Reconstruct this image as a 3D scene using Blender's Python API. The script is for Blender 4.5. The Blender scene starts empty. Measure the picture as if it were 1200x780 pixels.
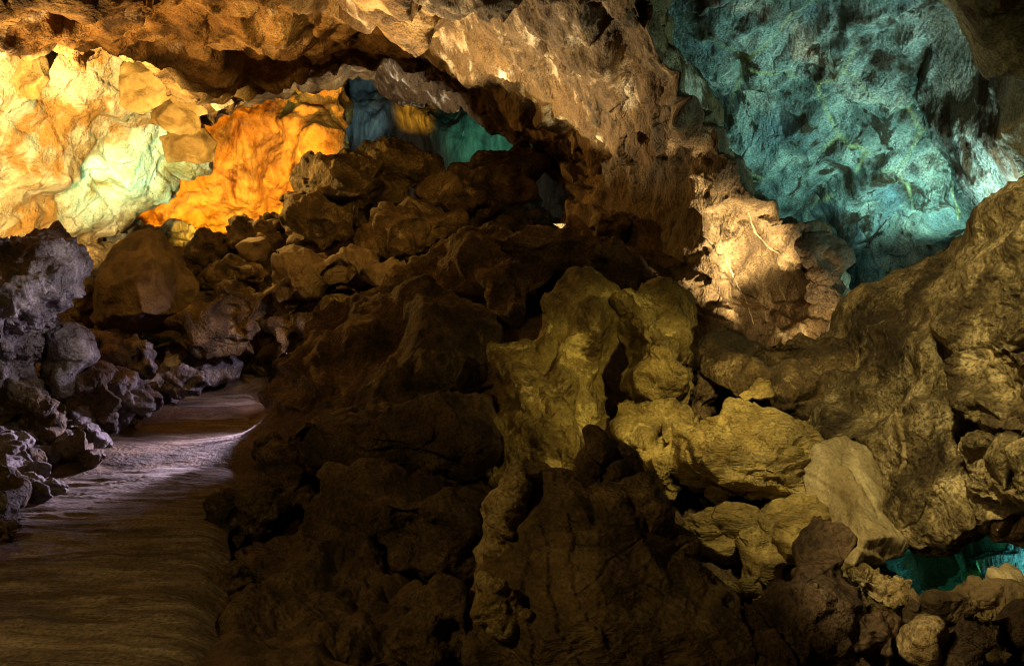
import bpy, bmesh, math, random
import numpy as np
from mathutils import Vector, Euler
from mathutils.geometry import delaunay_2d_cdt

random.seed(7)
F = 1039.0            # focal length in photo pixels (photo is 1200 x 780)
CAMZ = 1.6
scene = bpy.context.scene
COL = scene.collection

def at(px, py, d):
    return ((px - 600.0) / F * d, d, CAMZ - (py - 390.0) / F * d)

# ------------------------------------------------------------------ numpy noise
def _h(ix, iy, iz, seed):
    h = (ix.astype(np.int64) * 374761393 + iy.astype(np.int64) * 668265263 + iz.astype(np.int64) * 1274126177 + seed * 362437) & 0xffffffff
    h = ((h ^ (h >> 13)) * 1274126177) & 0xffffffff
    h = ((h ^ (h >> 16)) * 2246822519) & 0xffffffff
    return h ^ (h >> 15)

def perlin(p, seed=0):
    i = np.floor(p); f = p - i; i = i.astype(np.int64)
    u = f * f * f * (f * (f * 6 - 15) + 10)
    out = np.zeros(len(p))
    for dx in (0, 1):
        wx = u[:, 0] if dx else 1 - u[:, 0]
        for dy in (0, 1):
            wy = u[:, 1] if dy else 1 - u[:, 1]
            for dz in (0, 1):
                wz = u[:, 2] if dz else 1 - u[:, 2]
                h = _h(i[:, 0] + dx, i[:, 1] + dy, i[:, 2] + dz, seed)
                gx = (h & 1023) / 511.5 - 1; gy = ((h >> 10) & 1023) / 511.5 - 1; gz = ((h >> 20) & 1023) / 511.5 - 1
                out += wx * wy * wz * (gx * (f[:, 0] - dx) + gy * (f[:, 1] - dy) + gz * (f[:, 2] - dz))
    return out * 1.5

def fbm(p, octv=4, seed=0, gain=0.5):
    a, s, out = 1.0, 1.0, np.zeros(len(p))
    for k in range(octv):
        out += a * perlin(p * s + 17.3 * k, seed + k); a *= gain; s *= 2.03
    return out

def ridged(p, octv=4, seed=0, gain=0.55):
    a, s, out, w = 1.0, 1.0, np.zeros(len(p)), 1.0
    for k in range(octv):
        n = 1 - np.abs(perlin(p * s + 11.7 * k, seed + k)) * 1.8
        n = np.clip(n, 0, 1) ** 2 * w
        out += a * n; w = np.clip(n * 1.6, 0, 1); a *= gain; s *= 2.1
    return out - 0.8

def voronoi(p, seed=0):
    i = np.floor(p).astype(np.int64); f = p - i
    F1 = np.full(len(p), 9.0); F2 = np.full(len(p), 9.0); hid = np.zeros(len(p), np.int64); off = np.zeros_like(p)
    for dx in (-1, 0, 1):
        for dy in (-1, 0, 1):
            for dz in (-1, 0, 1):
                h = _h(i[:, 0] + dx, i[:, 1] + dy, i[:, 2] + dz, seed)
                q = np.stack([dx + (h & 1023) / 1023.0, dy + ((h >> 10) & 1023) / 1023.0, dz + ((h >> 20) & 1023) / 1023.0], 1)
                v = f - q; d = (v * v).sum(1)
                m = d < F1
                F2 = np.where(m, F1, np.minimum(F2, d))
                F1 = np.where(m, d, F1); hid = np.where(m, h, hid); off = np.where(m[:, None], v, off)
    return np.sqrt(F1), np.sqrt(F2), hid, off

ROT = np.array([[.36, .48, -.8], [-.8, .6, 0], [.48, .64, .6]])
def plin(p, seed=0):
    """random heights joined by flat triangles: planes that meet in straight ridges and clefts"""
    p = p @ ROT.T
    p = p + .07 * np.stack([perlin(p * .9, seed + 5), perlin(p * .9 + 9, seed + 6), perlin(p * .9 + 21, seed + 7)], 1)
    i = np.floor(p).astype(np.int64); f = p - i
    o = np.argsort(-f, 1); fs = np.take_along_axis(f, o, 1)
    w = [1 - fs[:, 0], fs[:, 0] - fs[:, 1], fs[:, 1] - fs[:, 2], fs[:, 2]]
    out = np.zeros(len(p)); c = i.copy(); ar = np.arange(len(p))
    for k in range(4):
        if k: c[ar, o[:, k - 1]] += 1
        h = _h(c[:, 0], c[:, 1], c[:, 2], seed)
        out += w[k] * ((h & 4095) / 2047.5 - 1)
    return out
def facet(p, seed=0, tw=None):
    return .62 * plin(p, seed) + .34 * plin(p * 2.2 + 3.1, seed + 17) + .12 * plin(p * 4.7 + 7.7, seed + 29)

# ------------------------------------------------------------------ adaptive refinement
def vnormals(V, T):
    n = np.cross(V[T[:, 1]] - V[T[:, 0]], V[T[:, 2]] - V[T[:, 0]])
    out = np.zeros_like(V)
    for k in range(3):
        for c in range(3):
            out[:, c] += np.bincount(T[:, k], n[:, c], len(V))
    return out / (np.linalg.norm(out, axis=1, keepdims=True) + 1e-12)

def weights(V, T):
    """how coarse a vertex may be: fine where the viewpoints can see it"""
    N = vnormals(V, T)
    C = np.array([0, 0, CAMZ]); view = V - C
    vd = view / (np.linalg.norm(view, axis=1, keepdims=True) + 1e-9)
    facing = (N * vd).sum(1)
    w = np.where(facing > 0.35, 7.0, 1.0)
    d = np.maximum(V[:, 1], 1.0)
    px = 600 + V[:, 0] / d * F; py = 390 - (V[:, 2] - CAMZ) / d * F
    off = (px < -70) | (px > 1270) | (py < -70) | (py > 850)
    return np.where(off, np.maximum(w, 16.0), w)

def refine(V, T, thr, wfac=True, A=None):
    w = weights(V, T) if wfac else np.ones(len(V))
    for it in range(14):
        if wfac and it in (3, 6): w = weights(V, T)
        E = np.sort(np.concatenate([T[:, [0, 1]], T[:, [1, 2]], T[:, [2, 0]]]), 1)
        key = E[:, 0].astype(np.int64) * len(V) + E[:, 1]
        uk, inv = np.unique(key, return_inverse=True)
        a = uk // len(V); b = uk % len(V)
        D = V[a] - V[b]
        M = (V[a] + V[b]) * 0.5 - np.array([0, 0, CAMZ])
        d = np.maximum(np.linalg.norm(M, axis=1), 1.5)
        along = np.abs((D * M).sum(1)) / d
        L = np.sqrt(np.maximum((D * D).sum(1) - 0.88 * along ** 2, 0))
        s = L * F / d / np.minimum(w[a], w[b])
        ei = inv.reshape(3, -1).T
        mark = s > thr
        if mark.sum() < .012 * len(mark): break
        le = np.argmax(s[ei], 1)
        anym = mark[ei].any(1)
        m2 = mark.copy(); m2[ei[np.arange(len(T)), le][anym]] = True
        mark = m2
        nid = np.full(len(uk), -1, np.int64)
        k = np.nonzero(mark)[0]; nid[k] = len(V) + np.arange(len(k))
        V = np.concatenate([V, (V[a[k]] + V[b[k]]) * 0.5]); w = np.concatenate([w, np.minimum(w[a[k]], w[b[k]])])
        if A is not None: A = np.concatenate([A, (A[a[k]] + A[b[k]]) * .5])
        M = nid[ei]                                  # T x 3 (edge k between corner k and k+1)
        cnt = (M >= 0).sum(1)
        out = [T[cnt == 0]]
        for c in (1, 2, 3):
            sel = np.nonzero(cnt == c)[0]
            if not len(sel): continue
            t, m = T[sel], M[sel]
            if c == 1: r = np.argmax(m >= 0, 1)
            elif c == 2: r = (np.argmax(m < 0, 1) + 1) % 3
            else: r = np.zeros(len(sel), np.int64)
            ar = np.arange(len(sel))
            t0, t1, t2 = t[ar, r], t[ar, (r + 1) % 3], t[ar, (r + 2) % 3]
            m0, m1, m2_ = m[ar, r], m[ar, (r + 1) % 3], m[ar, (r + 2) % 3]
            S = lambda *x: np.stack(x, 1)
            if c == 1: out += [S(t0, m0, t2), S(m0, t1, t2)]
            elif c == 2: out += [S(m0, t1, m1), S(t0, m0, m1), S(t0, m1, t2)]
            else: out += [S(t0, m0, m2_), S(m0, t1, m1), S(m2_, m1, t2), S(m0, m1, m2_)]
        T = np.concatenate(out)
    return (V, T) if A is None else (V, T, A)

def laplace(V, T, n, k=0.5):
    a = T.ravel(); b = np.roll(T, -1, 1).ravel()      # a closed mesh: every edge once each way
    cnt = np.bincount(a, minlength=len(V)).astype(float)[:, None]
    for _ in range(n):
        S = np.stack([np.bincount(a, V[b, c], len(V)) for c in range(3)], 1)
        V = V + k * (S / np.maximum(cnt, 1) - V)
    return V

def frame(nrm):
    n = np.array(nrm, float); n /= np.linalg.norm(n)
    t = np.cross(n, [0.3, 0.9, 0.2]); t /= np.linalg.norm(t)
    return n, t, np.cross(n, t)

def sculpt(V, T, pr, S, seed, thr=3.0, spx=400):
    """coarse rock -> fine broken rock; S is the size of the thing in metres"""
    g = pr.get
    unit = lambda n: n / (np.linalg.norm(n, axis=1, keepdims=True) + 1e-9)
    V, T = refine(V, T, min(30, max(8, spx / 10)))
    V = laplace(V, T, g('round', 0))
    # relief is raised along ONE smooth field of directions, so that it breaks into planes instead of swelling into lumps
    N = unit(laplace(vnormals(V, T), T, 4, .6))
    if g('low'):
        a, s = g('low'); V = V + N * (a * S * fbm(V * (s / S) + seed, 3, seed))[:, None]
    V, T, N = refine(V, T, min(6, max(4, spx / 24)), True, N); N = unit(N)
    if g('chop') and g('chop')[0]:                  # flat breakage planes with crisp edges
        nc, dep = g('chop'); rnd = random.Random(seed * 7 + 1)
        for _ in range(nc):
            n = Vector((rnd.gauss(0, 1), rnd.gauss(-.7, .8), rnd.gauss(.25, .9))).normalized()
            n = np.array(n); dd = V @ n; mx = np.percentile(dd, 99.5)
            h = mx - S * dep * rnd.uniform(.5, 1.2)
            ex = np.maximum(dd - h - .02 * S * perlin(V * (3 / S), seed), 0)
            V = V - np.outer(ex * .93, n)
    B = V.copy()                                    # patterns are read on the undisplaced body
    def bands(a, fq, nr):                           # bedding: saw-toothed ledges of uneven height
        n, t, b = frame(nr)
        c = B @ n * fq + 0.9 * fbm(B * fq * 0.22 + seed, 3, seed + 3) + .10 * fbm(B * fq * 1.6 + seed, 2, seed + 4)
        fr = c - np.floor(c); h = _h(np.floor(c).astype(np.int64), np.zeros(len(c), np.int64), np.zeros(len(c), np.int64), seed) % 1000 / 1000.0
        return a * (np.clip(fr * 1.2, 0, 1) - 0.5 + 0.9 * (h - .5))
    D = np.zeros(len(V))
    if g('facet'):
        a, s = g('facet'); D += a * S * facet(B * (s / S) + seed * 1.7, seed)
    if g('strata'): D += bands(*g('strata'))
    V = V + N * D[:, None]
    BN = np.concatenate([B, N], 1)
    V, T, BN = refine(V, T, thr, True, BN); B, N = BN[:, :3], unit(BN[:, 3:])
    D = np.zeros(len(V))
    if g('strata2'): D += bands(*g('strata2'))
    if g('facet2'):
        a, s = g('facet2'); D += a * facet(B * s + seed * 2.3, seed + 50)
    if g('facet3'):
        a, s = g('facet3'); D += a * facet(B * s + seed, seed + 90)
    for key, off in (('lumps', 0), ('lumps2', 77)):
        if g(key):
            a, s = g(key)
            w = B + 0.25 / s * np.stack([fbm(B * s, 2, seed + 31), fbm(B * s + 5, 2, seed + 32), fbm(B * s + 9, 2, seed + 33)], 1)
            F1, F2, _, _ = voronoi(w * s, seed + off); D += a * (0.55 - F1)
    if g('ridge'):
        a, s, st, nr = g('ridge'); n, t, b = frame(nr)
        q = np.stack([B @ n * s, B @ t * s / st, B @ b * s / st], 1) + 0.35 * np.stack([fbm(B * s * 0.4, 2, seed + 71)] * 3, 1)
        D += a * ridged(q + seed, 4, seed + 9)
    if g('fine'):
        a, s = g('fine'); D += a * fbm(B * s + seed, 4, seed + 13, 0.5)
    V = V + N * D[:, None]
    return laplace(V, T, 1, .08), T

def link(name, V, T, mat, parent=None, smooth=True):
    lo, hi = V.min(0), V.max(0)
    base = np.array([(lo[0] + hi[0]) / 2, (lo[1] + hi[1]) / 2, lo[2]])
    if parent is not None: base = np.array(parent.location)
    me = bpy.data.meshes.new(name)
    W = (V - base).astype(np.float32)
    me.vertices.add(len(W)); me.vertices.foreach_set('co', W.ravel())
    me.loops.add(T.size); me.loops.foreach_set('vertex_index', T.astype(np.int32).ravel())
    me.polygons.add(len(T)); me.polygons.foreach_set('loop_start', np.arange(0, T.size, 3, dtype=np.int32))
    me.update(calc_edges=True)
    if smooth: me.polygons.foreach_set('use_smooth', np.ones(len(T), bool))
    me.materials.append(mat)
    o = bpy.data.objects.new(name, me); COL.objects.link(o)
    if parent is not None: o.parent = parent
    else: o.location = base.tolist()
    return o

def orient(V, T):
    """outward winding for a closed coarse mesh"""
    bm = bmesh.new()
    vs = [bm.verts.new(v) for v in V]
    for t in T:
        try: bm.faces.new([vs[i] for i in t])
        except ValueError: pass
    bmesh.ops.recalc_face_normals(bm, faces=bm.faces)
    bm.verts.index_update()
    T2 = np.array([[v.index for v in f.verts] for f in bm.faces])
    bm.free()
    v = np.asarray(V)
    vol = (np.cross(v[T2[:, 0]], v[T2[:, 1]]) * v[T2[:, 2]]).sum()
    return T2 if vol > 0 else T2[:, ::-1]

def relief(outline, inner, back, d0, front, mode, rnd, grow=1):
    """closed coarse solid: a front of planes through measured points, a real back behind it"""
    O = [(p[0], p[1], p[2] if len(p) > 2 else d0) for p in outline]
    n = len(O)
    cx = sum(p[0] for p in O) / n; cy = sum(p[1] for p in O) / n
    if grow != 1: O = [(cx + (p[0] - cx) * grow, cy + (p[1] - cy) * grow, p[2]) for p in O]
    def ragged(a, b, dep):                          # broken, not drawn: edges get random nicks
        L = math.hypot(b[0] - a[0], b[1] - a[1])
        if dep == 0 or L < 13: return [a]
        t = rnd.uniform(.35, .65); off = rnd.gauss(0, .055) * min(L, 90)
        m = (a[0] + (b[0] - a[0]) * t - (b[1] - a[1]) / L * off, a[1] + (b[1] - a[1]) * t + (b[0] - a[0]) / L * off, a[2] + (b[2] - a[2]) * t)
        return ragged(a, m, dep - 1) + ragged(m, b, dep - 1)
    base_n = n
    O = sum((ragged(O[i], O[(i + 1) % n], 2) for i in range(n)), []); n = len(O)
    I = [tuple(p) for p in inner] if inner else []
    if not inner:
        O = [(p[0], p[1], p[2] - .4 * front) for p in O]; front = front * .6
        I.append((cx + rnd.uniform(-.08, .08) * 10, cy, d0 - front))
        for p in O[::max(1, n // 7)]:
            k = rnd.uniform(.45, .68)
            I.append((cx + (p[0] - cx) * k, cy + (p[1] - cy) * k, p[2] - front * rnd.uniform(.4, 1.15)))
    P = O + I
    vs, es, fs, ov, oe, of = delaunay_2d_cdt([Vector((p[0], -p[1])) for p in P], [(i, (i + 1) % n) for i in range(n)], [], 1, 1e-4)
    D = []
    for k, v in enumerate(vs):
        if ov[k]: D.append(P[ov[k][0]][2])
        else: D.append(min(P, key=lambda p: (p[0] - v.x) ** 2 + (p[1] + v.y) ** 2)[2])
    V = [at(v.x, -v.y, d) for v, d in zip(vs, D)]
    T = [tuple(f) for f in fs]
    ec = {}
    for t in T:
        for k in range(3):
            e = (t[k], t[(k + 1) % 3]); ec[e] = 1
    bd = [e for e in ec if (e[1], e[0]) not in ec]
    nv = len(V)
    if mode == 'wall':
        V += [at(v.x, -v.y, d + back) for v, d in zip(vs, D)]
        T += [(t[0] + nv, t[2] + nv, t[1] + nv) for t in list(T)]
        for a, b in bd: T += [(a, b + nv, b), (a, a + nv, b + nv)]
    else:
        ring = {}
        dm = sum(p[2] for p in O) / n
        for a, b in bd:
            for q in (a, b):
                if q not in ring:
                    x, y = vs[q].x, -vs[q].y
                    k = rnd.uniform(.7, .85)
                    ring[q] = len(V)
                    V.append(at(cx + (x - cx) * k, cy + (y - cy) * k, D[q] * .4 + dm * .6 + back * rnd.uniform(.45, .7)))
        c = len(V); V.append(at(cx, cy, dm + back))
        for a, b in bd:
            T += [(a, ring[b], b), (a, ring[a], ring[b]), (ring[a], c, ring[b])]
    return np.array(V), orient(V, T)

SEED = [100]
def tag(o, label, cat, group=None):
    o['label'] = label; o['category'] = cat
    if group: o['group'] = group
    return o

def R(name, mat, preset, d0, front, back, outline, inner=None, label=None, cat=None, group=None, mode='boulder', thr=3.0, kind=None, parent=None):
    SEED[0] += 1
    rnd = random.Random(SEED[0])
    V, T = relief(outline, inner, back, d0, front, mode, rnd, preset.get('grow', 1.04 if 'chop' in preset else 1))
    xs = [p[0] for p in outline]; ys = [p[1] for p in outline]
    dm = sum((p[2] if len(p) > 2 else d0) for p in outline) / len(outline)
    S = math.sqrt(max(10, (max(xs) - min(xs)) * (max(ys) - min(ys)))) * dm / F
    if mode == 'wall': S = min(S, 5.0)
    V, T = sculpt(V, T, preset, S, SEED[0] % 61, thr, 400 if mode == 'wall' else S * F / dm)
    o = link(name, V, T, mat, parent)
    if kind: o['kind'] = kind
    if label: tag(o, label, cat, group) if cat else o.__setitem__('label', label)
    return o

def vein(parent, name, pix, r, mat, label=None):
    '''a raised mineral rib: a thin uneven tube that follows the parent's own surface'''
    bpy.context.view_layer.update()
    SEED[0] += 1; rnd = random.Random(SEED[0])
    L = Vector(parent.location); o0 = Vector((0, 0, CAMZ)); pts = []
    n = 26
    for k in range(n + 1):
        u = k / n * (len(pix) - 1); i = min(int(u), len(pix) - 2); f = u - i
        px = pix[i][0] * (1 - f) + pix[i + 1][0] * f + rnd.uniform(-1, 1); py = pix[i][1] * (1 - f) + pix[i + 1][1] * f + rnd.uniform(-1, 1)
        d = (Vector(at(px, py, 1)) - o0).normalized()
        ok, hit, nr, _ = parent.ray_cast(o0 - L, d)
        if ok: pts.append((hit + L, nr))
    V, T = [], []
    for k, (p, nr) in enumerate(pts):
        t = (pts[min(k + 1, len(pts) - 1)][0] - pts[max(k - 1, 0)][0]).normalized(); b = t.cross(nr).normalized(); c = b.cross(t)
        rr = r * (.35 + .65 * math.sin(math.pi * (k + .5) / len(pts))) * rnd.uniform(.75, 1.25)
        for j in range(6): V.append(p + (b * math.cos(j * math.pi / 3) * 1.3 + c * math.sin(j * math.pi / 3)) * rr)
    m = len(pts)
    for k in range(m - 1):
        for j in range(6):
            a, b_ = k * 6 + j, k * 6 + (j + 1) % 6
            T += [(a, b_, b_ + 6), (a, b_ + 6, a + 6)]
    for base in (0, (m - 1) * 6): T += [(base, base + j, base + j + 1) for j in range(1, 5)]
    V = np.array([v[:] for v in V]); T = orient(V, np.array(T))
    V, T = refine(V, T, 3, False); V = V + vnormals(V, T) * (.25 * r * fbm(V * 9, 3, 5))[:, None]
    o = link(name, V, T, mat, parent)
    if label: o['label'] = label
    return o

# ------------------------------------------------------------------ materials
def rock_mat(name, ramp, scale=1.2, stretch=(1, 1, 1), rot=(0, 0, 0), patch=None, patch2=None, veins=None, streak=None, bump=0.5, rough=0.85, speck=0.25, spec=0.3, bscale=1.0):
    m = bpy.data.materials.new(name); m.use_nodes = True
    nt = m.node_tree; nd = nt.nodes; lk = nt.links.new
    bs = nd['Principled BSDF']
    tc = nd.new('ShaderNodeTexCoord'); geo = nd.new('ShaderNodeNewGeometry')
    mp = nd.new('ShaderNodeMapping'); mp.inputs['Rotation'].default_value = rot; mp.inputs['Scale'].default_value = stretch
    lk(geo.outputs['Position'], mp.inputs['Vector'])       # world metres: the rock keeps its pattern wherever it is seen from
    def noise(sc, det=8, rg=.6, dist=0.0, vec=mp.outputs['Vector'], off=None):
        n = nd.new('ShaderNodeTexNoise'); n.inputs['Scale'].default_value = sc; n.inputs['Detail'].default_value = det
        n.inputs['Roughness'].default_value = rg; n.inputs['Distortion'].default_value = dist
        if off is not None:
            a = nd.new('ShaderNodeVectorMath'); a.operation = 'ADD'; a.inputs[1].default_value = (off, off * 1.3, off * .7)
            lk(vec, a.inputs[0]); vec = a.outputs[0]
        lk(vec, n.inputs['Vector']); return n
    def cramp(src, stops):
        r = nd.new('ShaderNodeValToRGB'); e = r.color_ramp.elements
        while len(e) < len(stops): e.new(.5)
        for k, (p, c) in enumerate(stops):
            e[k].position = p; e[k].color = (*c, 1) if len(c) == 3 else c
        lk(src, r.inputs['Fac']); return r
    def mix(fac, a, b, mode='MIX'):
        x = nd.new('ShaderNodeMix'); x.data_type = 'RGBA'; x.blend_type = mode
        if isinstance(fac, float): x.inputs['Factor'].default_value = fac
        else: lk(fac, x.inputs['Factor'])
        for k, s in ((6, a), (7, b)):
            if isinstance(s, tuple): x.inputs[k].default_value = (*s, 1)
            else: lk(s, x.inputs[k])
        return x.outputs[2]
    n1 = noise(scale, 7, .64, .3)
    col = cramp(n1.outputs['Fac'], [(.5 + (p - .5) * .62, c) for p, c in ramp]).outputs['Color']
    def mask(sc, lo, hi, off, det=6, rg=.64, vec=mp.outputs['Vector'], dist=.4):
        n = noise(sc, det, rg, dist, vec, off)
        return cramp(n.outputs['Fac'], [(lo, (0, 0, 0)), (hi, (1, 1, 1))]).outputs['Color']
    if patch:
        c, sc, lo, hi = patch; col = mix(mask(sc, lo, hi, 13.1), col, c)
    if patch2:
        c, sc, lo, hi = patch2; col = mix(mask(sc, lo, hi, 37.7), col, c)
    if streak:                                              # (colour, scale, lo, hi, stretch, rot)
        c, sc, lo, hi, st, rt = streak
        m2 = nd.new('ShaderNodeMapping'); m2.inputs['Rotation'].default_value = rt; m2.inputs['Scale'].default_value = st
        lk(geo.outputs['Position'], m2.inputs['Vector'])
        col = mix(mask(sc, lo, hi, 5.3, vec=m2.outputs['Vector']), col, c)
    if veins:                                               # (colour, scale, width)
        c, sc, wd = veins
        w = noise(sc * .8, 4, .6, 0, off=3.0)
        wv = nd.new('ShaderNodeVectorMath'); wv.operation = 'MULTIPLY_ADD'; wv.inputs[1].default_value = (.55, .55, .55)
        lk(w.outputs['Color'], wv.inputs[0]); lk(mp.outputs['Vector'], wv.inputs[2])
        v = nd.new('ShaderNodeTexVoronoi'); v.feature = 'DISTANCE_TO_EDGE'; v.inputs['Scale'].default_value = sc
        lk(wv.outputs[0], v.inputs['Vector'])
        vm = cramp(v.outputs['Distance'], [(0.0, (1, 1, 1)), (wd, (0, 0, 0))]).outputs['Color']
        br = mask(sc * .7, .47, .62, 71.0, 4)
        mm = nd.new('ShaderNodeMath'); mm.operation = 'MULTIPLY'; lk(vm, mm.inputs[0]); lk(br, mm.inputs[1])
        col = mix(mm.outputs[0], col, c)
    # grain: light and dark mineral grains
    g1 = noise(38 * bscale, 5, .7, vec=geo.outputs['Position'])
    gr = cramp(g1.outputs['Fac'], [(.34, (1 - speck * 1.6,) * 3), (.5, (1, 1, 1)), (.68, (1 + speck * 1.5,) * 3)])
    col = mix(1.0, col, gr.outputs['Color'], 'MULTIPLY')
    lk(col, bs.inputs['Base Color'])
    rr = nd.new('ShaderNodeMapRange'); rr.inputs['To Min'].default_value = rough - .17; rr.inputs['To Max'].default_value = min(1, rough + .12)
    lk(n1.outputs['Fac'], rr.inputs['Value']); lk(rr.outputs[0], bs.inputs['Roughness'])
    bs.inputs['Specular IOR Level'].default_value = spec
    # relief too small for the mesh, in metres: pits, crust and grain where the rock is rough, little where it is worn, and cracks
    def math_(op, x, y):
        n = nd.new('ShaderNodeMath'); n.operation = op
        for k, v in ((0, x), (1, y)):
            if isinstance(v, (int, float)): n.inputs[k].default_value = v
            else: lk(v, n.inputs[k])
        return n.outputs[0]
    wn = noise(3.1 * bscale, 1, .6)
    wv = nd.new('ShaderNodeVectorMath'); wv.operation = 'MULTIPLY_ADD'; wv.inputs[1].default_value = (.3,) * 3
    lk(wn.outputs['Color'], wv.inputs[0]); lk(mp.outputs['Vector'], wv.inputs[2])
    def voro(sc, feat):
        v = nd.new('ShaderNodeTexVoronoi'); v.feature = feat; v.inputs['Scale'].default_value = sc; lk(wv.outputs[0], v.inputs['Vector']); return v.outputs['Distance']
    h = None
    for src, amp in ((noise(6 * bscale, 6, .68).outputs['Fac'], .075), (voro(15 * bscale, 'F1'), .022), (noise(30 * bscale, 3, .7).outputs['Fac'], .022), (noise(90 * bscale, 1, .7).outputs['Fac'], .005)):
        t = math_('MULTIPLY', src, amp * bump / bscale); h = t if h is None else math_('ADD', h, t)
    rm = nd.new('ShaderNodeMapRange'); rm.inputs['From Min'].default_value = .40; rm.inputs['From Max'].default_value = .62
    rm.inputs['To Min'].default_value = .35; rm.inputs['To Max'].default_value = 1.25
    lk(noise(1.3 * bscale, 2, .6, 0, off=91.0).outputs['Fac'], rm.inputs['Value'])
    h = math_('MULTIPLY', h, rm.outputs[0])
    ck = nd.new('ShaderNodeMapRange'); ck.inputs['From Max'].default_value = .035; lk(voro(1.7 * bscale, 'DISTANCE_TO_EDGE'), ck.inputs['Value'])
    cm = nd.new('ShaderNodeMapRange'); cm.inputs['From Min'].default_value = .50; cm.inputs['From Max'].default_value = .60
    lk(noise(.9 * bscale, 2, .6, 0, off=55.0).outputs['Fac'], cm.inputs['Value'])
    h = math_('ADD', h, math_('MULTIPLY', math_('MULTIPLY', ck.outputs[0], cm.outputs[0]), .018 * min(1, bump) / bscale))
    bn = nd.new('ShaderNodeBump'); bn.inputs['Strength'].default_value = 1; bn.inputs['Distance'].default_value = 1
    lk(h, bn.inputs['Height']); lk(bn.outputs['Normal'], bs.inputs['Normal'])
    return m

# ------------------------------------------------------------------ camera, world, colour
cam = bpy.data.cameras.new('camera'); co = bpy.data.objects.new('camera', cam); COL.objects.link(co)
co.location = (0, 0, CAMZ); co.rotation_euler = (math.radians(90), 0, 0)
cam.sensor_fit = 'HORIZONTAL'; cam.sensor_width = 36; cam.lens = F / 1200 * 36; cam.clip_start = .05; cam.clip_end = 500
scene.camera = co
w = bpy.data.worlds.new('World'); scene.world = w; w.use_nodes = True
w.node_tree.nodes['Background'].inputs[0].default_value = (1, .62, .3, 1)
w.node_tree.nodes['Background'].inputs[1].default_value = 0.004
scene.view_settings.view_transform = 'Standard'; scene.view_settings.look = 'None'
scene.cycles.use_denoising = True; scene.cycles.sample_clamp_indirect = .35; scene.cycles.filter_width = 1.1; scene.cycles.use_adaptive_sampling = False
scene.cycles.max_bounces = 4; scene.cycles.diffuse_bounces = 3; scene.cycles.glossy_bounces = 1; scene.cycles.transmission_bounces = 0
scene.view_settings.exposure = 0; scene.view_settings.gamma = 1

def lamp(name, pos, target, energy, color, angle=60, blend=.5, radius=.08):
    l = bpy.data.lights.new(name, 'SPOT' if target else 'POINT')
    l.energy = energy; l.color = color; l.shadow_soft_size = radius
    o = bpy.data.objects.new(name, l); COL.objects.link(o); o.location = pos
    if target:
        l.spot_size = math.radians(angle); l.spot_blend = blend
        o.rotation_euler = (Vector(target) - Vector(pos)).to_track_quat('-Z', 'Y').to_euler()
    return o

# ------------------------------------------------------------------ rock kinds
H = {}
H['lava'] = rock_mat('lava_brown', [(.25, (.03, .019, .009)), (.5, (.095, .062, .028)), (.75, (.20, .14, .068))], 1.9, patch=((.30, .22, .11), 2.6, .57, .66), patch2=((.03, .022, .012), 1.2, .54, .64), bump=1.4, speck=.42)
H['lava_dark'] = rock_mat('lava_dark', [(.25, (.035, .022, .012)), (.5, (.085, .055, .03)), (.78, (.16, .11, .06))], 1.9, patch=((.20, .15, .07), 3.1, .62, .72), bump=1.5, speck=.42)
H['clinker'] = rock_mat('clinker_grey', [(.25, (.07, .06, .06)), (.5, (.17, .15, .15)), (.75, (.34, .31, .31))], 2.6, bump=1.3, speck=.35)
H['smooth'] = rock_mat('smooth_brown', [(.3, (.085, .058, .03)), (.5, (.14, .097, .052)), (.7, (.19, .135, .075))], .8, patch=((.06, .04, .02), 1.1, .54, .66), bump=0.6, speck=.2)
H['olive'] = rock_mat('ochre_block', [(.22, (.08, .055, .02)), (.5, (.20, .15, .055)), (.75, (.32, .25, .10))], 2.2, patch=((.50, .41, .17), 2.4, .57, .62), patch2=((.075, .05, .02), 1.3, .54, .62), bump=1.2)
H['plate'] = rock_mat('golden_plate', [(.25, (.16, .11, .035)), (.5, (.27, .20, .075)), (.75, (.36, .28, .11))], 1.8, stretch=(.7, .7, 3.0), rot=(0, .1, 0), patch=((.13, .085, .03), 1.3, .56, .68), bump=1.2)
H['pale'] = rock_mat('pale_slab', [(.3, (.16, .12, .06)), (.5, (.27, .215, .125)), (.7, (.36, .30, .19))], 1.3, stretch=(2.2, 1, .6), rot=(0, .6, 0), patch=((.15, .11, .06), .9, .56, .7), bump=.35, speck=.2)
H['wall_r'] = rock_mat('crusted_wall', [(.25, (.05, .036, .017)), (.48, (.17, .13, .065)), (.7, (.36, .29, .17))], 3.2, patch=((.045, .03, .014), 1.0, .51, .60), patch2=((.45, .40, .28), 2.2, .64, .74), bump=1.9, speck=.45)
H['rib'] = rock_mat('pale_rib', [(.30, (.045, .027, .01)), (.46, (.17, .105, .045)), (.58, (.42, .31, .19)), (.72, (.72, .63, .50))], .7, stretch=(3.0, 1, .6), rot=(0, -.75, 0), patch=((.15, .085, .028), .55, .47, .54), streak=((.13, .075, .03), 1.1, .47, .54, (3.2, 1.5, .7), (0, -.8, 0)), bump=1.1, speck=.42)
H['ceil'] = rock_mat('ochre_ceiling', [(.28, (.05, .026, .008)), (.5, (.26, .145, .045)), (.74, (.50, .34, .15))], .8, patch=((.07, .04, .016), .5, .54, .66), patch2=((.55, .46, .36), 1.1, .62, .70), bump=1.0, speck=.42)
H['wall_l'] = rock_mat('pale_wall', [(.25, (.26, .17, .06)), (.5, (.50, .42, .25)), (.75, (.68, .62, .46))], .8, patch=((.34, .18, .045), .4, .53, .60), patch2=((.40, .46, .33), .5, .56, .66), veins=((.16, .10, .05), .8, .03), bump=.9, speck=.42)
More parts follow.
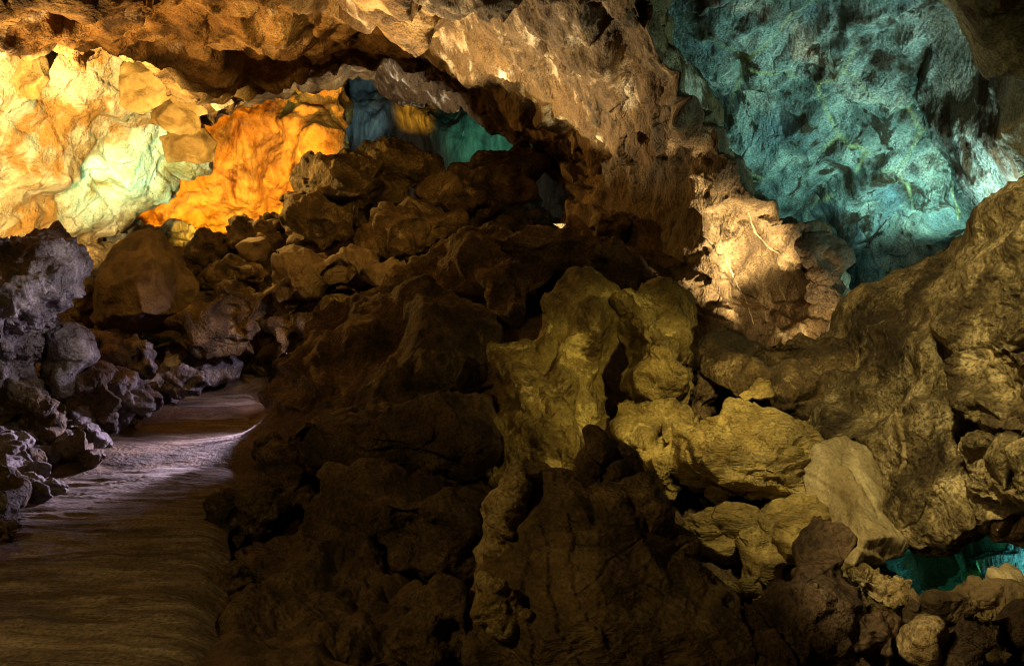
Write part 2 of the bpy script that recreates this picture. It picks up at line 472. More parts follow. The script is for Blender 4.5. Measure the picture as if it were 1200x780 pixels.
H['facetm'] = rock_mat('ochre_facet', [(.25, (.15, .085, .02)), (.5, (.27, .165, .045)), (.75, (.40, .28, .11))], .9, bump=.5, speck=.2)
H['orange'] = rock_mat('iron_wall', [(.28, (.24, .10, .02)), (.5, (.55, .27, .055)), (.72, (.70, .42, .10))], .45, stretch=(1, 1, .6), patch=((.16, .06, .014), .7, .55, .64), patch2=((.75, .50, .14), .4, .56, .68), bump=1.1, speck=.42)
H['back'] = rock_mat('veined_back_wall', [(.3, (.06, .06, .055)), (.5, (.17, .17, .15)), (.7, (.28, .28, .24))], .9, stretch=(1.6, 1.6, .35), patch=((.50, .52, .40), 2.4, .64, .70), bump=1.0)
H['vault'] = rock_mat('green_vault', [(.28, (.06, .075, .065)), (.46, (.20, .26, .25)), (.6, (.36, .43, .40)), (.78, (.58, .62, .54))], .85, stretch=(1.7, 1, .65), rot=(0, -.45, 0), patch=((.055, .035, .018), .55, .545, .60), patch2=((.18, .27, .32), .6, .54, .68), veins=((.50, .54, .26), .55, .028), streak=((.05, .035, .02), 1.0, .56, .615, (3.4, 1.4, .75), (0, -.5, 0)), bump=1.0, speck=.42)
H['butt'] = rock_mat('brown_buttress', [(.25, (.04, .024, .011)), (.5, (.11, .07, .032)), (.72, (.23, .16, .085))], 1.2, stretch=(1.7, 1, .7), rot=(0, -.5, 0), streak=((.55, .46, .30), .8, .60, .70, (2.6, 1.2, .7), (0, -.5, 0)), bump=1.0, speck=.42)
H['path'] = rock_mat('trodden_earth', [(.25, (.085, .066, .05)), (.5, (.175, .14, .11)), (.75, (.28, .235, .19))], 2.2, stretch=(.6, 2.0, 1), rot=(0, 0, .12), patch=((.075, .056, .04), 1.6, .50, .60), bump=.5, speck=.4)
H['ground'] = rock_mat('cave_floor', [(.25, (.04, .026, .014)), (.5, (.10, .065, .036)), (.75, (.17, .115, .065))], 1.8, bump=1.1)
H['rough'] = rock_mat('rough_gold', [(.25, (.12, .08, .03)), (.5, (.30, .22, .10)), (.75, (.48, .39, .22))], 4.5, bump=1.3, speck=.4)

P = {}
P['hang'] = dict(grow=1.16, round=0, facet=(.10, 1.6), facet2=(.06, .9), ridge=(.015, 1.5, 3, (.5, .4, .7)), fine=(.008, 5))
P['ang'] = dict(chop=(7, .12), round=0, facet=(.24, 1.7), facet2=(.20, 1.4), facet3=(.05, 4), strata2=(.05, 1.6, (.3, -.15, 1)), fine=(.010, 6))
P['worn'] = dict(grow=1.0, round=0, facet=(.03, 1.6), facet2=(.035, 2.2), strata2=(.03, 4.2, (.72, -.25, .6)), ridge=(.014, 6, 4, (.7, .2, .6)), lumps2=(.008, 14), fine=(.006, 8))
P['rock'] = dict(chop=(7, .10), round=0, facet=(.30, 1.7), facet2=(.15, 2.2), facet3=(.035, 6), strata2=(.025, 4, (.2, -.2, 1)), fine=(.008, 8))
P['rough'] = dict(chop=(6, .10), round=0, facet=(.30, 1.9), facet2=(.15, 2.5), facet3=(.04, 6), lumps2=(.014, 13), fine=(.012, 9))
P['clink'] = dict(chop=(4, .07), round=0, facet=(.20, 2.6), lumps=(.07, 3.2), facet2=(.13, 4.5), lumps2=(.035, 10), ridge=(.03, 6, 1.5, (.3, .3, 1)), fine=(.014, 13), grow=1.02)
P['slab'] = dict(facet3=(.014, 9), chop=(5, .05), round=0, facet=(.12, 1.8), strata=(.05, 4.0, (.15, -.1, 1)), facet2=(.06, 3.4), strata2=(.025, 8, (.15, -.1, 1)), fine=(.008, 9))
P['smooth'] = dict(facet3=(.012, 7), chop=(6, .09), round=0, facet=(.10, 1.6), facet2=(.02, 2), fine=(.005, 4))
P['block'] = dict(chop=(7, .07), round=0, facet=(.20, 1.7), facet2=(.15, 2.0), facet3=(.035, 6), strata2=(.025, 3.4, (1, .2, .35)), lumps2=(.010, 13), fine=(.010, 10))
P['wall'] = dict(round=1, low=(.04, 2), facet=(.07, 4), lumps=(.05, 1.6), facet2=(.08, 1.6), ridge=(.03, 2, 2, (.8, .2, .6)), fine=(.015, 6))
P['wallr'] = dict(round=0, facet=(.06, 3.4), facet2=(.22, 1.6), facet3=(.05, 5), strata2=(.03, 1.4, (-.55, .2, .8)), lumps2=(.030, 12), fine=(.016, 14))
P['ceil'] = dict(facet3=(.09, 2.6), round=0, facet=(.16, 3.0), facet2=(.30, 1.0), strata2=(.10, .8, (.3, .3, .9)), ridge=(.04, 1.2, 2, (.3, .4, .8)), fine=(.03, 3))
P['left'] = dict(round=0, facet=(.22, 2.0), facet2=(.26, .8), facet3=(.02, 4), strata2=(.06, 1.3, (.5, .2, .8)), fine=(.012, 6))
P['rib'] = dict(facet3=(.05, 4), round=0, facet=(.08, 3.2), strata=(.40, .55, (.75, .2, .65)), strata2=(.14, 1.7, (.75, .2, .65)), ridge=(.05, 1.4, 5.0, (.75, .2, .65)), facet2=(.20, 1.3), fine=(.020, 5))
P['butt'] = dict(facet3=(.045, 5), round=0, facet=(.07, 3.4), strata=(.24, .8, (.8, .2, .55)), strata2=(.09, 2.2, (.8, .2, .55)), ridge=(.04, 2, 4, (.8, .2, .55)), facet2=(.18, 1.7), fine=(.018, 6))
P['vault'] = dict(round=0, facet=(.14, 1.9), strata=(.16, .6, (.85, .2, .45)), strata2=(.06, 2.4, (.85, .2, .45)), ridge=(.05, 2.2, 7, (.85, .2, .45)), facet2=(.18, 1.0), fine=(.010, 8))
P['far'] = dict(facet3=(.12, 2), round=0, facet=(.10, 3), facet2=(.45, .55), strata2=(.10, .5, (.9, .2, .2)), ridge=(.08, .9, 3, (.9, .2, .1)), fine=(.04, 3))
P['fold'] = dict(round=1, low=(.03, 3), ridge=(.35, .35, 4.0, (1, .15, .05)), facet2=(.2, .7), fine=(.05, 2))
P['plane'] = dict(chop=(6, .1), round=0, facet2=(.03, .8), fine=(.006, 3))

# ------------------------------------------------------------------ setting: ceiling, far chamber, ground, path
R('cave_ceiling', H['ceil'], P['ceil'], 12, 0, 2.5,
  [(-420, -330, 6), (480, -330, 6), (560, -160, 8), (520, 20, 15), (525, 105, 26.5), (470, 97, 27), (445, 80, 26), (405, 92, 26), (375, 92, 25), (345, 97, 25), (305, 113, 24), (288, 125, 24), (266, 131, 23.5), (250, 140, 23), (225, 112, 21), (200, 82, 19.5), (160, 66, 18), (130, 60, 17), (60, 52, 15), (0, 52, 13), (-420, 90, 9)],
  [(60, 0, 11.2), (150, 20, 13.2), (110, 40, 14.6), (240, 40, 15), (230, 75, 18), (300, 60, 17), (290, 100, 22), (350, 20, 13.5), (370, 60, 17.5), (340, 80, 21.5), (420, 20, 13.6), (430, 60, 20), (330, -40, 11), (180, -60, 9.5), (40, -60, 9.2), (450, -60, 11), (300, -160, 8), (0, -160, 7), (-150, -40, 9)],
  mode='wall', kind='structure', label='rough ochre lava cave ceiling', thr=3.2)

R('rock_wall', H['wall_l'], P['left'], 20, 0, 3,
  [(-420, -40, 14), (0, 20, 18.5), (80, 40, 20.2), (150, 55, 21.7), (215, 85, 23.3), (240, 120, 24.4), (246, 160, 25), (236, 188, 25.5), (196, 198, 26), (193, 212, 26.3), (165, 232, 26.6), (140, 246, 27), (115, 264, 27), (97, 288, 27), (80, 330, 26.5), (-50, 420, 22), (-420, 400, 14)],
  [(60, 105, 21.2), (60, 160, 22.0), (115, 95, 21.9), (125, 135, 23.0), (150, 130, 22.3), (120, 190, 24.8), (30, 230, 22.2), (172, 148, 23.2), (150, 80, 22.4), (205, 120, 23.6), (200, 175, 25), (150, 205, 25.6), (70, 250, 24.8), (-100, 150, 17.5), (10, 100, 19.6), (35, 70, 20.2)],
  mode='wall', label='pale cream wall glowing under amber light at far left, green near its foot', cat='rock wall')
for d, out, m, lab in (
    (19.0, [(19, 52), (40, 48), (53, 58), (55, 92), (44, 108), (24, 114), (16, 90)], 'facetm', 'orange-ochre flat-faced block under the ceiling at the far left'),
    (21.5, [(152, 75), (185, 72), (202, 83), (205, 104), (186, 120), (168, 132), (146, 119), (146, 94)], 'facetm', 'broad ochre block with flat facets bulging from the top of the bright pale wall'),
    (22.6, [(201, 84), (213, 75), (232, 98), (247, 128), (230, 134), (204, 116)], 'facetm', 'slanting ochre facet right of the broad flat-faceted block'),
    (23.0, [(178, 132), (204, 112), (231, 135), (232, 151), (208, 155), (177, 145)], 'facetm', 'ochre block below the broad flat-faceted one, above the pale rim'),
    (24.0, [(192, 162), (214, 154), (236, 152), (251, 168), (248, 186), (231, 193), (200, 188)], 'facetm', 'lowest olive-brown block hanging over the edge of the orange wall'),
    (21.6, [(213, 70), (232, 58), (248, 56), (260, 88), (269, 116), (252, 124), (234, 104)], 'wall_l', 'pale streaked wedge between the ochre blocks and the dark brown one'),
    (21.0, [(254, 74), (278, 62), (302, 62), (312, 84), (308, 104), (290, 116), (266, 108)], 'ceil', 'dark brown rounded block hanging at the ceiling edge left of the orange wall')):
    R('hanging_block', H[m], P['hang'], d + .35, .45, 1.6, out, label=lab, cat='ceiling block', thr=2.5, group='blocks hanging under the ceiling')
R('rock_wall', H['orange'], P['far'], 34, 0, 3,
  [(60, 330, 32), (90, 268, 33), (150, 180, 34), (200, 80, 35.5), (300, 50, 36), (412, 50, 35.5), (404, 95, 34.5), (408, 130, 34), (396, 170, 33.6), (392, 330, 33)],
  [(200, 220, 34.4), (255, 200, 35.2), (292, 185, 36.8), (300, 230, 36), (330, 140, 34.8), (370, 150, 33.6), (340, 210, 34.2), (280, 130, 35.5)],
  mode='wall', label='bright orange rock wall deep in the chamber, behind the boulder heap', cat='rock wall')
R('rock_wall', H['back'], P['fold'], 39, 0, 3,
  [(380, 330, 40), (385, 40, 41), (640, 60, 39), (720, 120, 36), (700, 330, 34), (520, 330, 38)],
  [(440, 140, 37.5), (470, 110, 39.5), (485, 150, 39.4), (510, 150, 38), (530, 140, 39), (560, 165, 37.2), (600, 180, 37), (420, 190, 38.5)],
  mode='wall', label='fluted back wall striped teal and amber, seen above the stacked slabs', cat='rock wall')
R('rock_ledge', H['back'], P['rock'], 30, .8, 2.0,
  [(96, 292), (105, 276), (120, 266), (150, 262), (165, 256), (190, 262), (215, 258), (240, 264), (248, 290), (180, 300)],
  label='low sea-green ledge at the foot of the pale wall, far left', cat='rock ledge')

# big central rib and its neighbours
R('rock_rib', H['rib'], P['rib'], 15, 0, 2.5,
  [(430, -330, 6.5), (820, -330, 6), (775, -60, 8), (748, 12, 9.6), (772, 75, 11), (794, 140, 12.4), (792, 235, 14), (745, 238, 15.2), (715, 214, 17), (690, 202, 18), (661, 194, 19.5), (638, 175, 21.5), (604, 156, 23.5), (585, 142, 24.2), (573, 130, 24.6), (554, 113, 25), (515, 112, 26), (490, 106, 26.4), (469, 101, 26.5), (445, 83, 26), (430, 60, 22.5), (420, 0, 14)],
  [(520, -20, 11.2), (545, 30, 13.2), (575, 75, 15.2), (610, 130, 18.6), (640, 20, 10.4), (645, 55, 13.4), (660, 100, 15.2), (680, 60, 11.9), (700, 110, 13.0), (735, 170, 14.0), (600, 70, 14.2), (480, 30, 14.6), (480, 70, 19.5), (520, 85, 20), (460, 0, 13.2), (660, 160, 17.8), (700, 180, 16.6), (740, 60, 11.4), (760, 130, 12.8), (590, -80, 9), (700, -60, 8.6)],
  mode='wall', label='pale pinkish streaked rib of rock slanting down from the ceiling, upper middle', cat='rock rib')
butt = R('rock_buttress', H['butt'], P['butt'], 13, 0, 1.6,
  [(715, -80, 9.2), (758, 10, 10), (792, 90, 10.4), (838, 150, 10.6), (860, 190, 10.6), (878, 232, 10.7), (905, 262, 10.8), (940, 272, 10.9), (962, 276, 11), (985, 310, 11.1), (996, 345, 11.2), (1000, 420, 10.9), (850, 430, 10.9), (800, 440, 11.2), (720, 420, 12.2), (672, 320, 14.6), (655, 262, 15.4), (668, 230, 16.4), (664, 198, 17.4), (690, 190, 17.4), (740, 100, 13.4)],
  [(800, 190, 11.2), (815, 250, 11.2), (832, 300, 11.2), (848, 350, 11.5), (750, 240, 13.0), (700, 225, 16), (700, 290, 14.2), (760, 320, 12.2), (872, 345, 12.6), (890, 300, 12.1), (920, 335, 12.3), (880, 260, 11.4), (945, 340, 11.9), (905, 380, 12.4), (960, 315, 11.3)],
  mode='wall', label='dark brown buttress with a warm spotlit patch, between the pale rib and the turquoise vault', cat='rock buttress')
R('rock_vault', H['vault'], P['vault'], 12, 0, 2.5,
  [(690, -330, 8), (1560, -330, 4), (1560, 200, 6), (1300, 215, 7.6), (1240, 300, 11), (1130, 370, 14.6), (1010, 430, 16), (930, 340, 16.5), (850, 240, 16), (790, 100, 14), (745, -40, 11)],
  [(800, 40, 12.4), (860, 55, 11.6), (880, 90, 11.9), (940, 40, 10.6), (960, 90, 11.2), (870, 105, 13.0), (935, 125, 13.0), (850, 170, 13.8), (900, 200, 13.9), (960, 200, 13.4), (1000, 300, 14.6), (940, 270, 14.8), (1040, 130, 11.4), (1050, 210, 12.2), (1040, 300, 14.4), (1090, 60, 9.8), (1080, 120, 11.4), (1092, 170, 11.7), (1110, 110, 9.8), (1130, 170, 10.0), (1100, 240, 12), (1150, 215, 10.4), (1180, 150, 8.4), (1160, 60, 8.2), (1180, -60, 6.4), (1000, -40, 8.8), (850, -60, 9.6)],
  mode='wall', label='turquoise lit rock vault with yellow-green veins filling the upper right', cat='rock vault')
R('boulder', H['lava_dark'], P['rock'], 11.0, .3, .7,
  [(944, 312), (948, 285), (958, 272), (968, 270), (978, 280), (984, 298), (992, 330), (985, 352), (955, 350)],
  label='small dark knob of rock silhouetted against the bottom tip of the turquoise vault', cat='boulder')
R('boulder', H['lava'], P['rough'], 19.5, 1.3, 2.5,
  [(528, 236), (540, 196), (560, 178), (590, 160), (610, 156), (632, 172), (634, 200), (628, 236), (640, 270), (560, 275)],
  label='dark reddish-brown boulder under the tip of the pale rib, below the teal patch', cat='boulder')

# the turquoise grotto, low right
R('rock_wall', H['vault'], P['vault'], 9.5, 0, 1.5,
  [(960, 560, 9.6), (1350, 540, 8.6), (1350, 830, 8.4), (940, 830, 9.4)],
  [(1040, 660, 10.4), (1100, 640, 10.6), (1125, 670, 10.2), (1145, 640, 9.9), (1160, 660, 8.7), (1200, 650, 8.2), (1190, 700, 8.3), (1060, 700, 10)],
  mode='wall', label='back wall of the small turquoise grotto, low at the right edge', cat='rock wall')

# right hand wall
R('rock_ledge', H['lava'], P['rock'], 9.8, .4, 1.0,
  [(838, 402), (846, 389), (880, 386), (915, 382), (942, 376, 9.8), (950, 372, 9.8), (985, 380, 9.7), (1010, 420, 9.4), (1000, 500, 9.0), (930, 510, 8.8), (895, 470, 9.0), (862, 448, 9.3), (845, 430, 9.6)],
  label='smooth dark ledge like a step, hiding the floodlight of the warm patch', cat='rock ledge')
wall_r = R('rock_wall', H['wall_r'], P['wallr'], 7, 0, 1.0,
  [(1540, 90, 4.4), (1300, 150, 5.6), (1215, 205, 6.8), (1182, 226, 7.1), (1150, 252, 7.4), (1120, 277, 7.8), (1090, 300, 8.2), (1060, 318, 8.6), (1030, 338, 9.1), (1000, 352, 9.6), (968, 384, 10.2), (940, 400, 10.3), (930, 450, 9.6), (940, 500, 8.7), (958, 517, 8.3), (1008, 512, 7.7), (1030, 560, 7.3), (1040, 600, 7.1), (1062, 616, 6.9), (1100, 615, 6.7), (1135, 605, 6.3), (1180, 598, 6.0), (1300, 596, 5.2), (1540, 640, 4.2)],
  [(1000, 420, 9.2), (1010, 470, 8.4), (1050, 360, 8.3), (1060, 430, 7.5), (1085, 500, 7.0), (1040, 520, 7.3), (1095, 390, 7.5), (1120, 330, 7.2), (1170, 300, 6.7), (1200, 260, 6.4), (1200, 350, 6.3), (1095, 440, 7.3), (1110, 470, 7.3), (1100, 560, 6.7), (1140, 460, 7.5), (1140, 550, 7.2), (1190, 560, 6.9), (1200, 460, 7.2), (1300, 450, 6.6)],
  mode='wall', label='crusted brown-grey rock wall on the right with a sloping top edge', cat='rock wall', thr=2.8)
R('boulder', H['wall_r'], P['wallr'], 6.6, .55, .9,
  [(1112, 455, 6.9), (1110, 425, 6.9), (1128, 405, 6.8), (1150, 392, 6.6), (1185, 400, 6.3), (1230, 405, 6), (1300, 420, 5.7), (1310, 520, 5.5), (1240, 526, 5.8), (1190, 519, 6.1), (1150, 508, 6.4), (1118, 488, 6.7)],
  label='big rounded grey block at the right edge, bounded by a black crack below', cat='boulder', thr=2.8)
R('boulder', H['wall_r'], P['wallr'], 6.4, .5, .9,
  [(1122, 510, 6.7), (1150, 518, 6.4), (1195, 529, 6.05), (1245, 538, 5.7), (1310, 545, 5.5), (1310, 606, 5.4), (1230, 604, 5.7), (1172, 600, 6), (1140, 590, 6.3), (1122, 560, 6.6)],
  label='wedge block under the black crack at the right edge, above the turquoise grotto', cat='boulder', thr=2.8)
R('boulder', H['lava'], P['rock'], 6.6, .3, .6,
  [(1156, 604, 6.4), (1180, 598, 6.3), (1240, 604, 6.1), (1290, 640, 5.9), (1250, 690, 6.0), (1220, 668, 6.2), (1204, 645, 6.3), (1186, 630, 6.4), (1168, 618, 6.4)],
  label='reddish-brown stone over the right side of the turquoise grotto opening', cat='boulder')
R('rock_slab', H['pale'], P['worn'], 7.4, .5, .5,
  [(944, 536, 7.6), (956, 522, 7.65), (990, 514, 7.7), (1020, 518, 7.7), (1050, 545, 7.6), (1062, 600, 7.4), (1090, 622, 7.1), (1084, 634, 6.9), (1056, 644, 6.8), (1046, 654, 6.8), (1024, 662, 6.75), (1006, 680, 6.7), (980, 690, 6.7), (966, 650, 6.95), (952, 590, 7.3)],
  [(970, 545, 7.35), (1005, 545, 7.3), (1000, 590, 7.1), (1028, 596, 7.1), (985, 630, 6.85), (1015, 632, 6.6), (1045, 628, 6.7), (1000, 660, 6.55)],
  label='smooth pale cream slab leaning against the right wall', cat='rock slab')
R('rock_slab', H['plate'], P['slab'], 7.9, .5, .9,
  [(764, 527, 8.0), (785, 512, 8.1), (803, 505, 8.2), (820, 497, 8.2), (830, 485, 8.3), (848, 473, 8.4), (880, 469, 8.4), (913, 471, 8.3), (925, 484, 8.2), (946, 503, 8), (953, 530, 7.8), (956, 575, 7.6), (948, 592, 7.5), (905, 590, 7.5), (870, 590, 7.5), (842, 585, 7.6), (810, 570, 7.7), (785, 550, 7.85)],
  [(870, 492, 8.0), (860, 515, 7.35), (900, 545, 7.1), (830, 535, 7.35), (925, 520, 7.35), (920, 565, 7.2), (850, 560, 7.3)],
  label='flat golden plate of layered rock wedged between the big block and the right wall', cat='rock slab', thr=2.6)
R('boulder', H['plate'], P['rock'], 8.5, .15, .3,
  [(868, 462), (878, 453), (893, 449), (906, 452), (904, 466), (890, 472), (872, 472)],
  label='small golden stone sitting on top of the flat golden plate', cat='boulder')
R('boulder', H['plate'], P['block'], 7.2, .45, .9,
  [(884, 588, 7.5), (956, 582, 7.4), (962, 606, 7.1), (945, 628, 6.9), (928, 648, 6.8), (905, 682, 6.6), (890, 710, 6.5), (850, 700, 6.7), (872, 640, 7.1)],
  label='golden-brown block propping up the flat golden plate', cat='boulder')
R('boulder', H['plate'], P['slab'], 7.4, .35, .8,
  [(796, 606), (812, 600), (845, 598), (870, 602), (892, 610), (884, 645), (868, 668), (838, 660), (815, 645)],
  label='low golden stone in the gap under the flat golden plate', cat='boulder')

# ------------------------------------------------------------------ the lit block and the dark central mass
R('boulder', H['olive'], P['block'], 9.2, .7, 1.6,
  [(552, 402, 9.4), (575, 390, 9.4), (600, 386, 9.4), (625, 370, 9.6), (645, 345, 9.9), (668, 330, 10), (695, 338, 9.8), (716, 352, 9.7), (728, 380, 9.7), (730, 450, 9.5), (745, 500, 8.8), (770, 530, 8.3), (790, 580, 7.9), (770, 620, 7.6), (660, 640, 7.5), (570, 600, 7.9), (545, 500, 8.7)],
  [(610, 430, 8.5), (645, 390, 9.0), (650, 460, 8.1), (660, 540, 7.7), (690, 380, 9.1), (715, 420, 9.3), (700, 500, 8.4), (620, 520, 8.1), (720, 560, 7.9), (665, 590, 7.4)],
  label='large ochre block with yellow crusted face, lit in the middle of the photo', cat='boulder', thr=2.6)
R('boulder', H['olive'], P['block'], 9.3, .6, 1.3,
  [(716, 358, 9.7), (735, 348, 9.7), (765, 344, 9.7), (800, 344, 9.7), (808, 362, 9.6), (803, 400, 9.4), (802, 432, 9.2), (812, 458, 9.1), (806, 478, 9.1), (770, 476, 9.1), (738, 462, 9.3), (726, 440, 9.4)],
  [(760, 375, 8.9), (775, 420, 8.6), (790, 440, 8.6), (745, 420, 8.95), (760, 450, 8.7)],
  label='squarer ochre block right of the yellow crusted one, joined to it at a cleft', cat='boulder', thr=2.6)
R('rock_slab', H['olive'], P['slab'], 8.7, .35, .7,
  [(738, 470, 9.1), (770, 474, 8.9), (806, 480, 8.9), (816, 500, 8.8), (800, 510, 8.5), (778, 522, 8.2), (786, 560, 7.95), (790, 585, 7.8), (775, 578, 7.8), (755, 540, 8.1), (725, 500, 8.7)],
  label='slanting ochre slab under the squarer block, leading down to the golden plate', cat='rock slab', thr=2.6)
R('boulder', H['lava_dark'], P['rock'], 9.6, .3, .8,
  [(806, 470), (815, 440), (825, 430), (840, 440), (838, 480), (825, 515), (808, 505)],
  label='small dark stone in the black gap between the squarer block and the ledge', cat='boulder')

# top of the mass
R('boulder', H['lava'], P['rough'], 13.2, .8, 2.5,
  [(445, 345), (470, 312), (500, 300), (530, 285), (545, 262), (575, 250), (610, 244), (650, 246), (690, 246), (722, 262), (738, 290), (752, 320), (748, 350), (690, 352), (640, 368), (590, 390), (520, 390), (455, 380)],
  [(520, 340, 12.2), (600, 290, 12.6), (560, 330, 11.8), (660, 300, 12.0), (700, 320, 11.6), (620, 345, 11.0), (690, 270, 13), (580, 370, 10.9)],
  label='broad dark brown boulder crowning the central mass, under the black hollow', cat='boulder')
R('boulder', H['lava'], P['slab'], 12.2, .5, 1.3,
  [(585, 282), (620, 268), (665, 268), (700, 280), (725, 298), (740, 322), (720, 330), (680, 322), (640, 318), (600, 305)],
  label='dark overhanging slab on top of the central mass with a shadowed underside', cat='boulder')
R('rock_slab', H['lava'], P['block'], 11.6, .4, .8,
  [(690, 275), (712, 268), (735, 290), (760, 318), (785, 340), (800, 352), (780, 358), (745, 350), (715, 330), (698, 302)],
  label='narrow dark slab sloping down to the squarer ochre block', cat='rock slab')
R('boulder', H['lava'], P['rough'], 13.4, .3, .8,
  [(690, 264), (700, 250), (722, 250), (738, 262), (732, 276), (706, 280)],
  label='small tan stone perched on the upper right of the central mass', cat='boulder')
R('boulder', H['lava'], P['rock'], 11.5, 1.0, 1.5,
  [(306, 440, 11.2), (315, 412, 11.4), (337, 388, 11.8), (370, 366, 12.2), (410, 350, 12.4), (450, 342, 12.4), (500, 350, 12), (560, 380, 11), (596, 430, 10.2), (580, 480, 9.8), (480, 500, 9.6), (400, 520, 9.6), (360, 548, 9.8), (324, 550, 10.5), (306, 522, 10.9), (302, 490, 11.1)],
  [(350, 430, 10.2), (400, 390, 11), (440, 430, 9.8), (500, 420, 9.7), (340, 490, 9.3), (420, 470, 9.1), (540, 430, 9.5)],
  label='huge dark boulder bulging over the right side of the path', cat='boulder')
R('boulder', H['lava_dark'], P['rock'], 8.8, .9, 1.6,
  [(378, 540), (385, 515), (400, 495), (430, 478), (470, 462), (520, 455), (560, 460), (590, 490), (610, 530), (600, 570), (540, 585), (470, 580), (400, 568)],
  label='dark boulder below the huge one, left of the yellow crusted block', cat='boulder')
R('boulder', H['lava_dark'], P['rough'], 7.6, .7, 1.5,
  [(375, 600), (400, 568), (450, 556), (520, 560), (580, 575), (600, 620), (580, 680), (500, 690), (430, 660), (390, 640)],
  label='black-shadowed boulder at the centre foot of the dark mass', cat='boulder')
R('boulder', H['lava'], P['rough'], 9.0, .4, .9,
  [(300, 560), (304, 535), (322, 525), (348, 528), (368, 545), (366, 572), (340, 590), (312, 585)],
  label='rounded brown stone at the path edge below the huge dark boulder', cat='boulder')
R('boulder', H['lava'], P['rock'], 9.6, .15, .3,
  [(296, 532), (302, 520), (316, 514), (328, 520), (328, 536), (312, 542)],
  label='little brown stone tucked where the lit path meets the huge dark boulder', cat='boulder')
R('boulder', H['lava'], P['rough'], 7.6, .4, .9,
  [(236, 610), (250, 585), (275, 570), (305, 572), (325, 590), (322, 620), (295, 640), (262, 642), (242, 632)],
  label='jagged low brown stone jutting onto the shaded path', cat='boulder')
R('boulder', H['lava'], P['rough'], 8.0, .4, .9,
  [(310, 600), (330, 582), (365, 580), (385, 600), (382, 630), (350, 645), (318, 632)],
  label='brown stone behind the jagged low one, at the edge of the dark mass', cat='boulder')
R('boulder', H['lava_dark'], P['rough'], 6.2, .8, 1.6,
  [(205, 770, 5.2), (216, 735, 5.4), (232, 700, 5.8), (240, 660, 6.3), (262, 635, 6.8), (310, 620, 7.2), (360, 622, 7.2), (410, 640, 7), (460, 655, 6.8), (510, 690, 6.2), (530, 740, 5.6), (540, 830, 5), (380, 850, 4.8), (205, 840, 4.8)],
  [(300, 680, 6.0), (360, 660, 6.3), (420, 700, 5.6), (280, 740, 5.0), (350, 760, 4.8), (460, 760, 4.8), (480, 710, 5.5)],
  label='very broad dark rough rock at the bottom, right beside the shaded path', cat='boulder', thr=2.8)
R('boulder', H['lava_dark'], P['rough'], 5.2, .4, .9,
  [(480, 790), (485, 735), (505, 700), (525, 672), (548, 690), (560, 730), (570, 800), (520, 830)],
  label='dark stone with a small yellow patch wedged left of the foreground slab', cat='boulder')
R('boulder', H['rough'], P['rough'], 4.95, .08, .15,
  [(510, 688), (517, 683), (532, 692), (541, 712), (534, 716), (518, 712)],
  label='small yellow stone in the dark left of the foreground slab', cat='boulder')
slab = R('rock_slab', rock_mat('slab_brown', [(.25, (.06, .04, .02)), (.5, (.16, .11, .055)), (.75, (.28, .20, .11))], 2.2, stretch=(1, 1, 2.2), rot=(0, .6, 0), bump=1.1), dict(round=0, low=(.015, 1.5), facet=(.03, 1.6), strata=(.022, 5, (.75, -.1, .65)), facet2=(.022, 4), ridge=(.010, 7, 4, (.75, -.1, .65)), fine=(.006, 10)), 5.4, .6, 1.0,
  [(614, 530, 5.75), (640, 541, 5.7), (668, 548, 5.7), (700, 560, 5.65), (735, 558, 5.65), (765, 574, 5.6), (786, 600, 5.6), (800, 640, 5.5), (835, 672, 5.4), (868, 702, 5.2), (880, 745, 4.9), (890, 850, 4.6), (540, 850, 4.5), (534, 770, 4.7), (550, 695, 5.1), (568, 640, 5.35), (590, 580, 5.55)],
  [(660, 562, 5.45), (720, 592, 5.2), (700, 625, 5.05), (770, 668, 5.05), (640, 650, 5.0), (700, 720, 4.62), (810, 740, 4.75), (602, 640, 5.25), (578, 730, 4.85), (596, 600, 5.45), (850, 715, 5.0), (640, 740, 4.6)],
  label='great dark triangular slab in the middle foreground with a rim-lit edge', cat='rock slab', thr=2.6)
R('boulder', H['lava'], P['block'], 5.55, .25, .5,
  [(728, 562), (752, 562), (772, 576), (788, 600), (804, 640), (790, 660), (758, 650), (732, 628), (712, 605), (712, 580)],
  label='brown shoulder block on the upper right edge of the foreground slab', cat='boulder', thr=2.6)
R('rock_slab', H['rough'], P['block'], 5.45, .10, .3,
  [(610, 532), (620, 538), (610, 566), (602, 600), (596, 640), (586, 676), (570, 706), (556, 716), (548, 700), (556, 664), (572, 612), (590, 570)],
  label='thin upright tan strip coloured as the lit left rim of the foreground slab', cat='rock slab', thr=2.6)  # paler stone colour stands in for rim light on the slab's edge
R('crust_patch', H['rough'], P['rough'], 4.74, .06, .12,
  [(556, 700), (566, 672), (578, 668), (590, 690), (604, 700), (622, 722), (640, 735), (630, 742), (612, 728), (600, 742), (585, 738), (568, 722)],
  label='pale tan crust', parent=slab)
R('boulder', H['lava_dark'], P['block'], 5.9, .3, .5,
  [(702, 504), (718, 518), (732, 536), (737, 562), (712, 572), (686, 582), (663, 594), (666, 560), (676, 535)],
  label='dark pointed triangular stone standing on the tip of the foreground slab', cat='boulder')

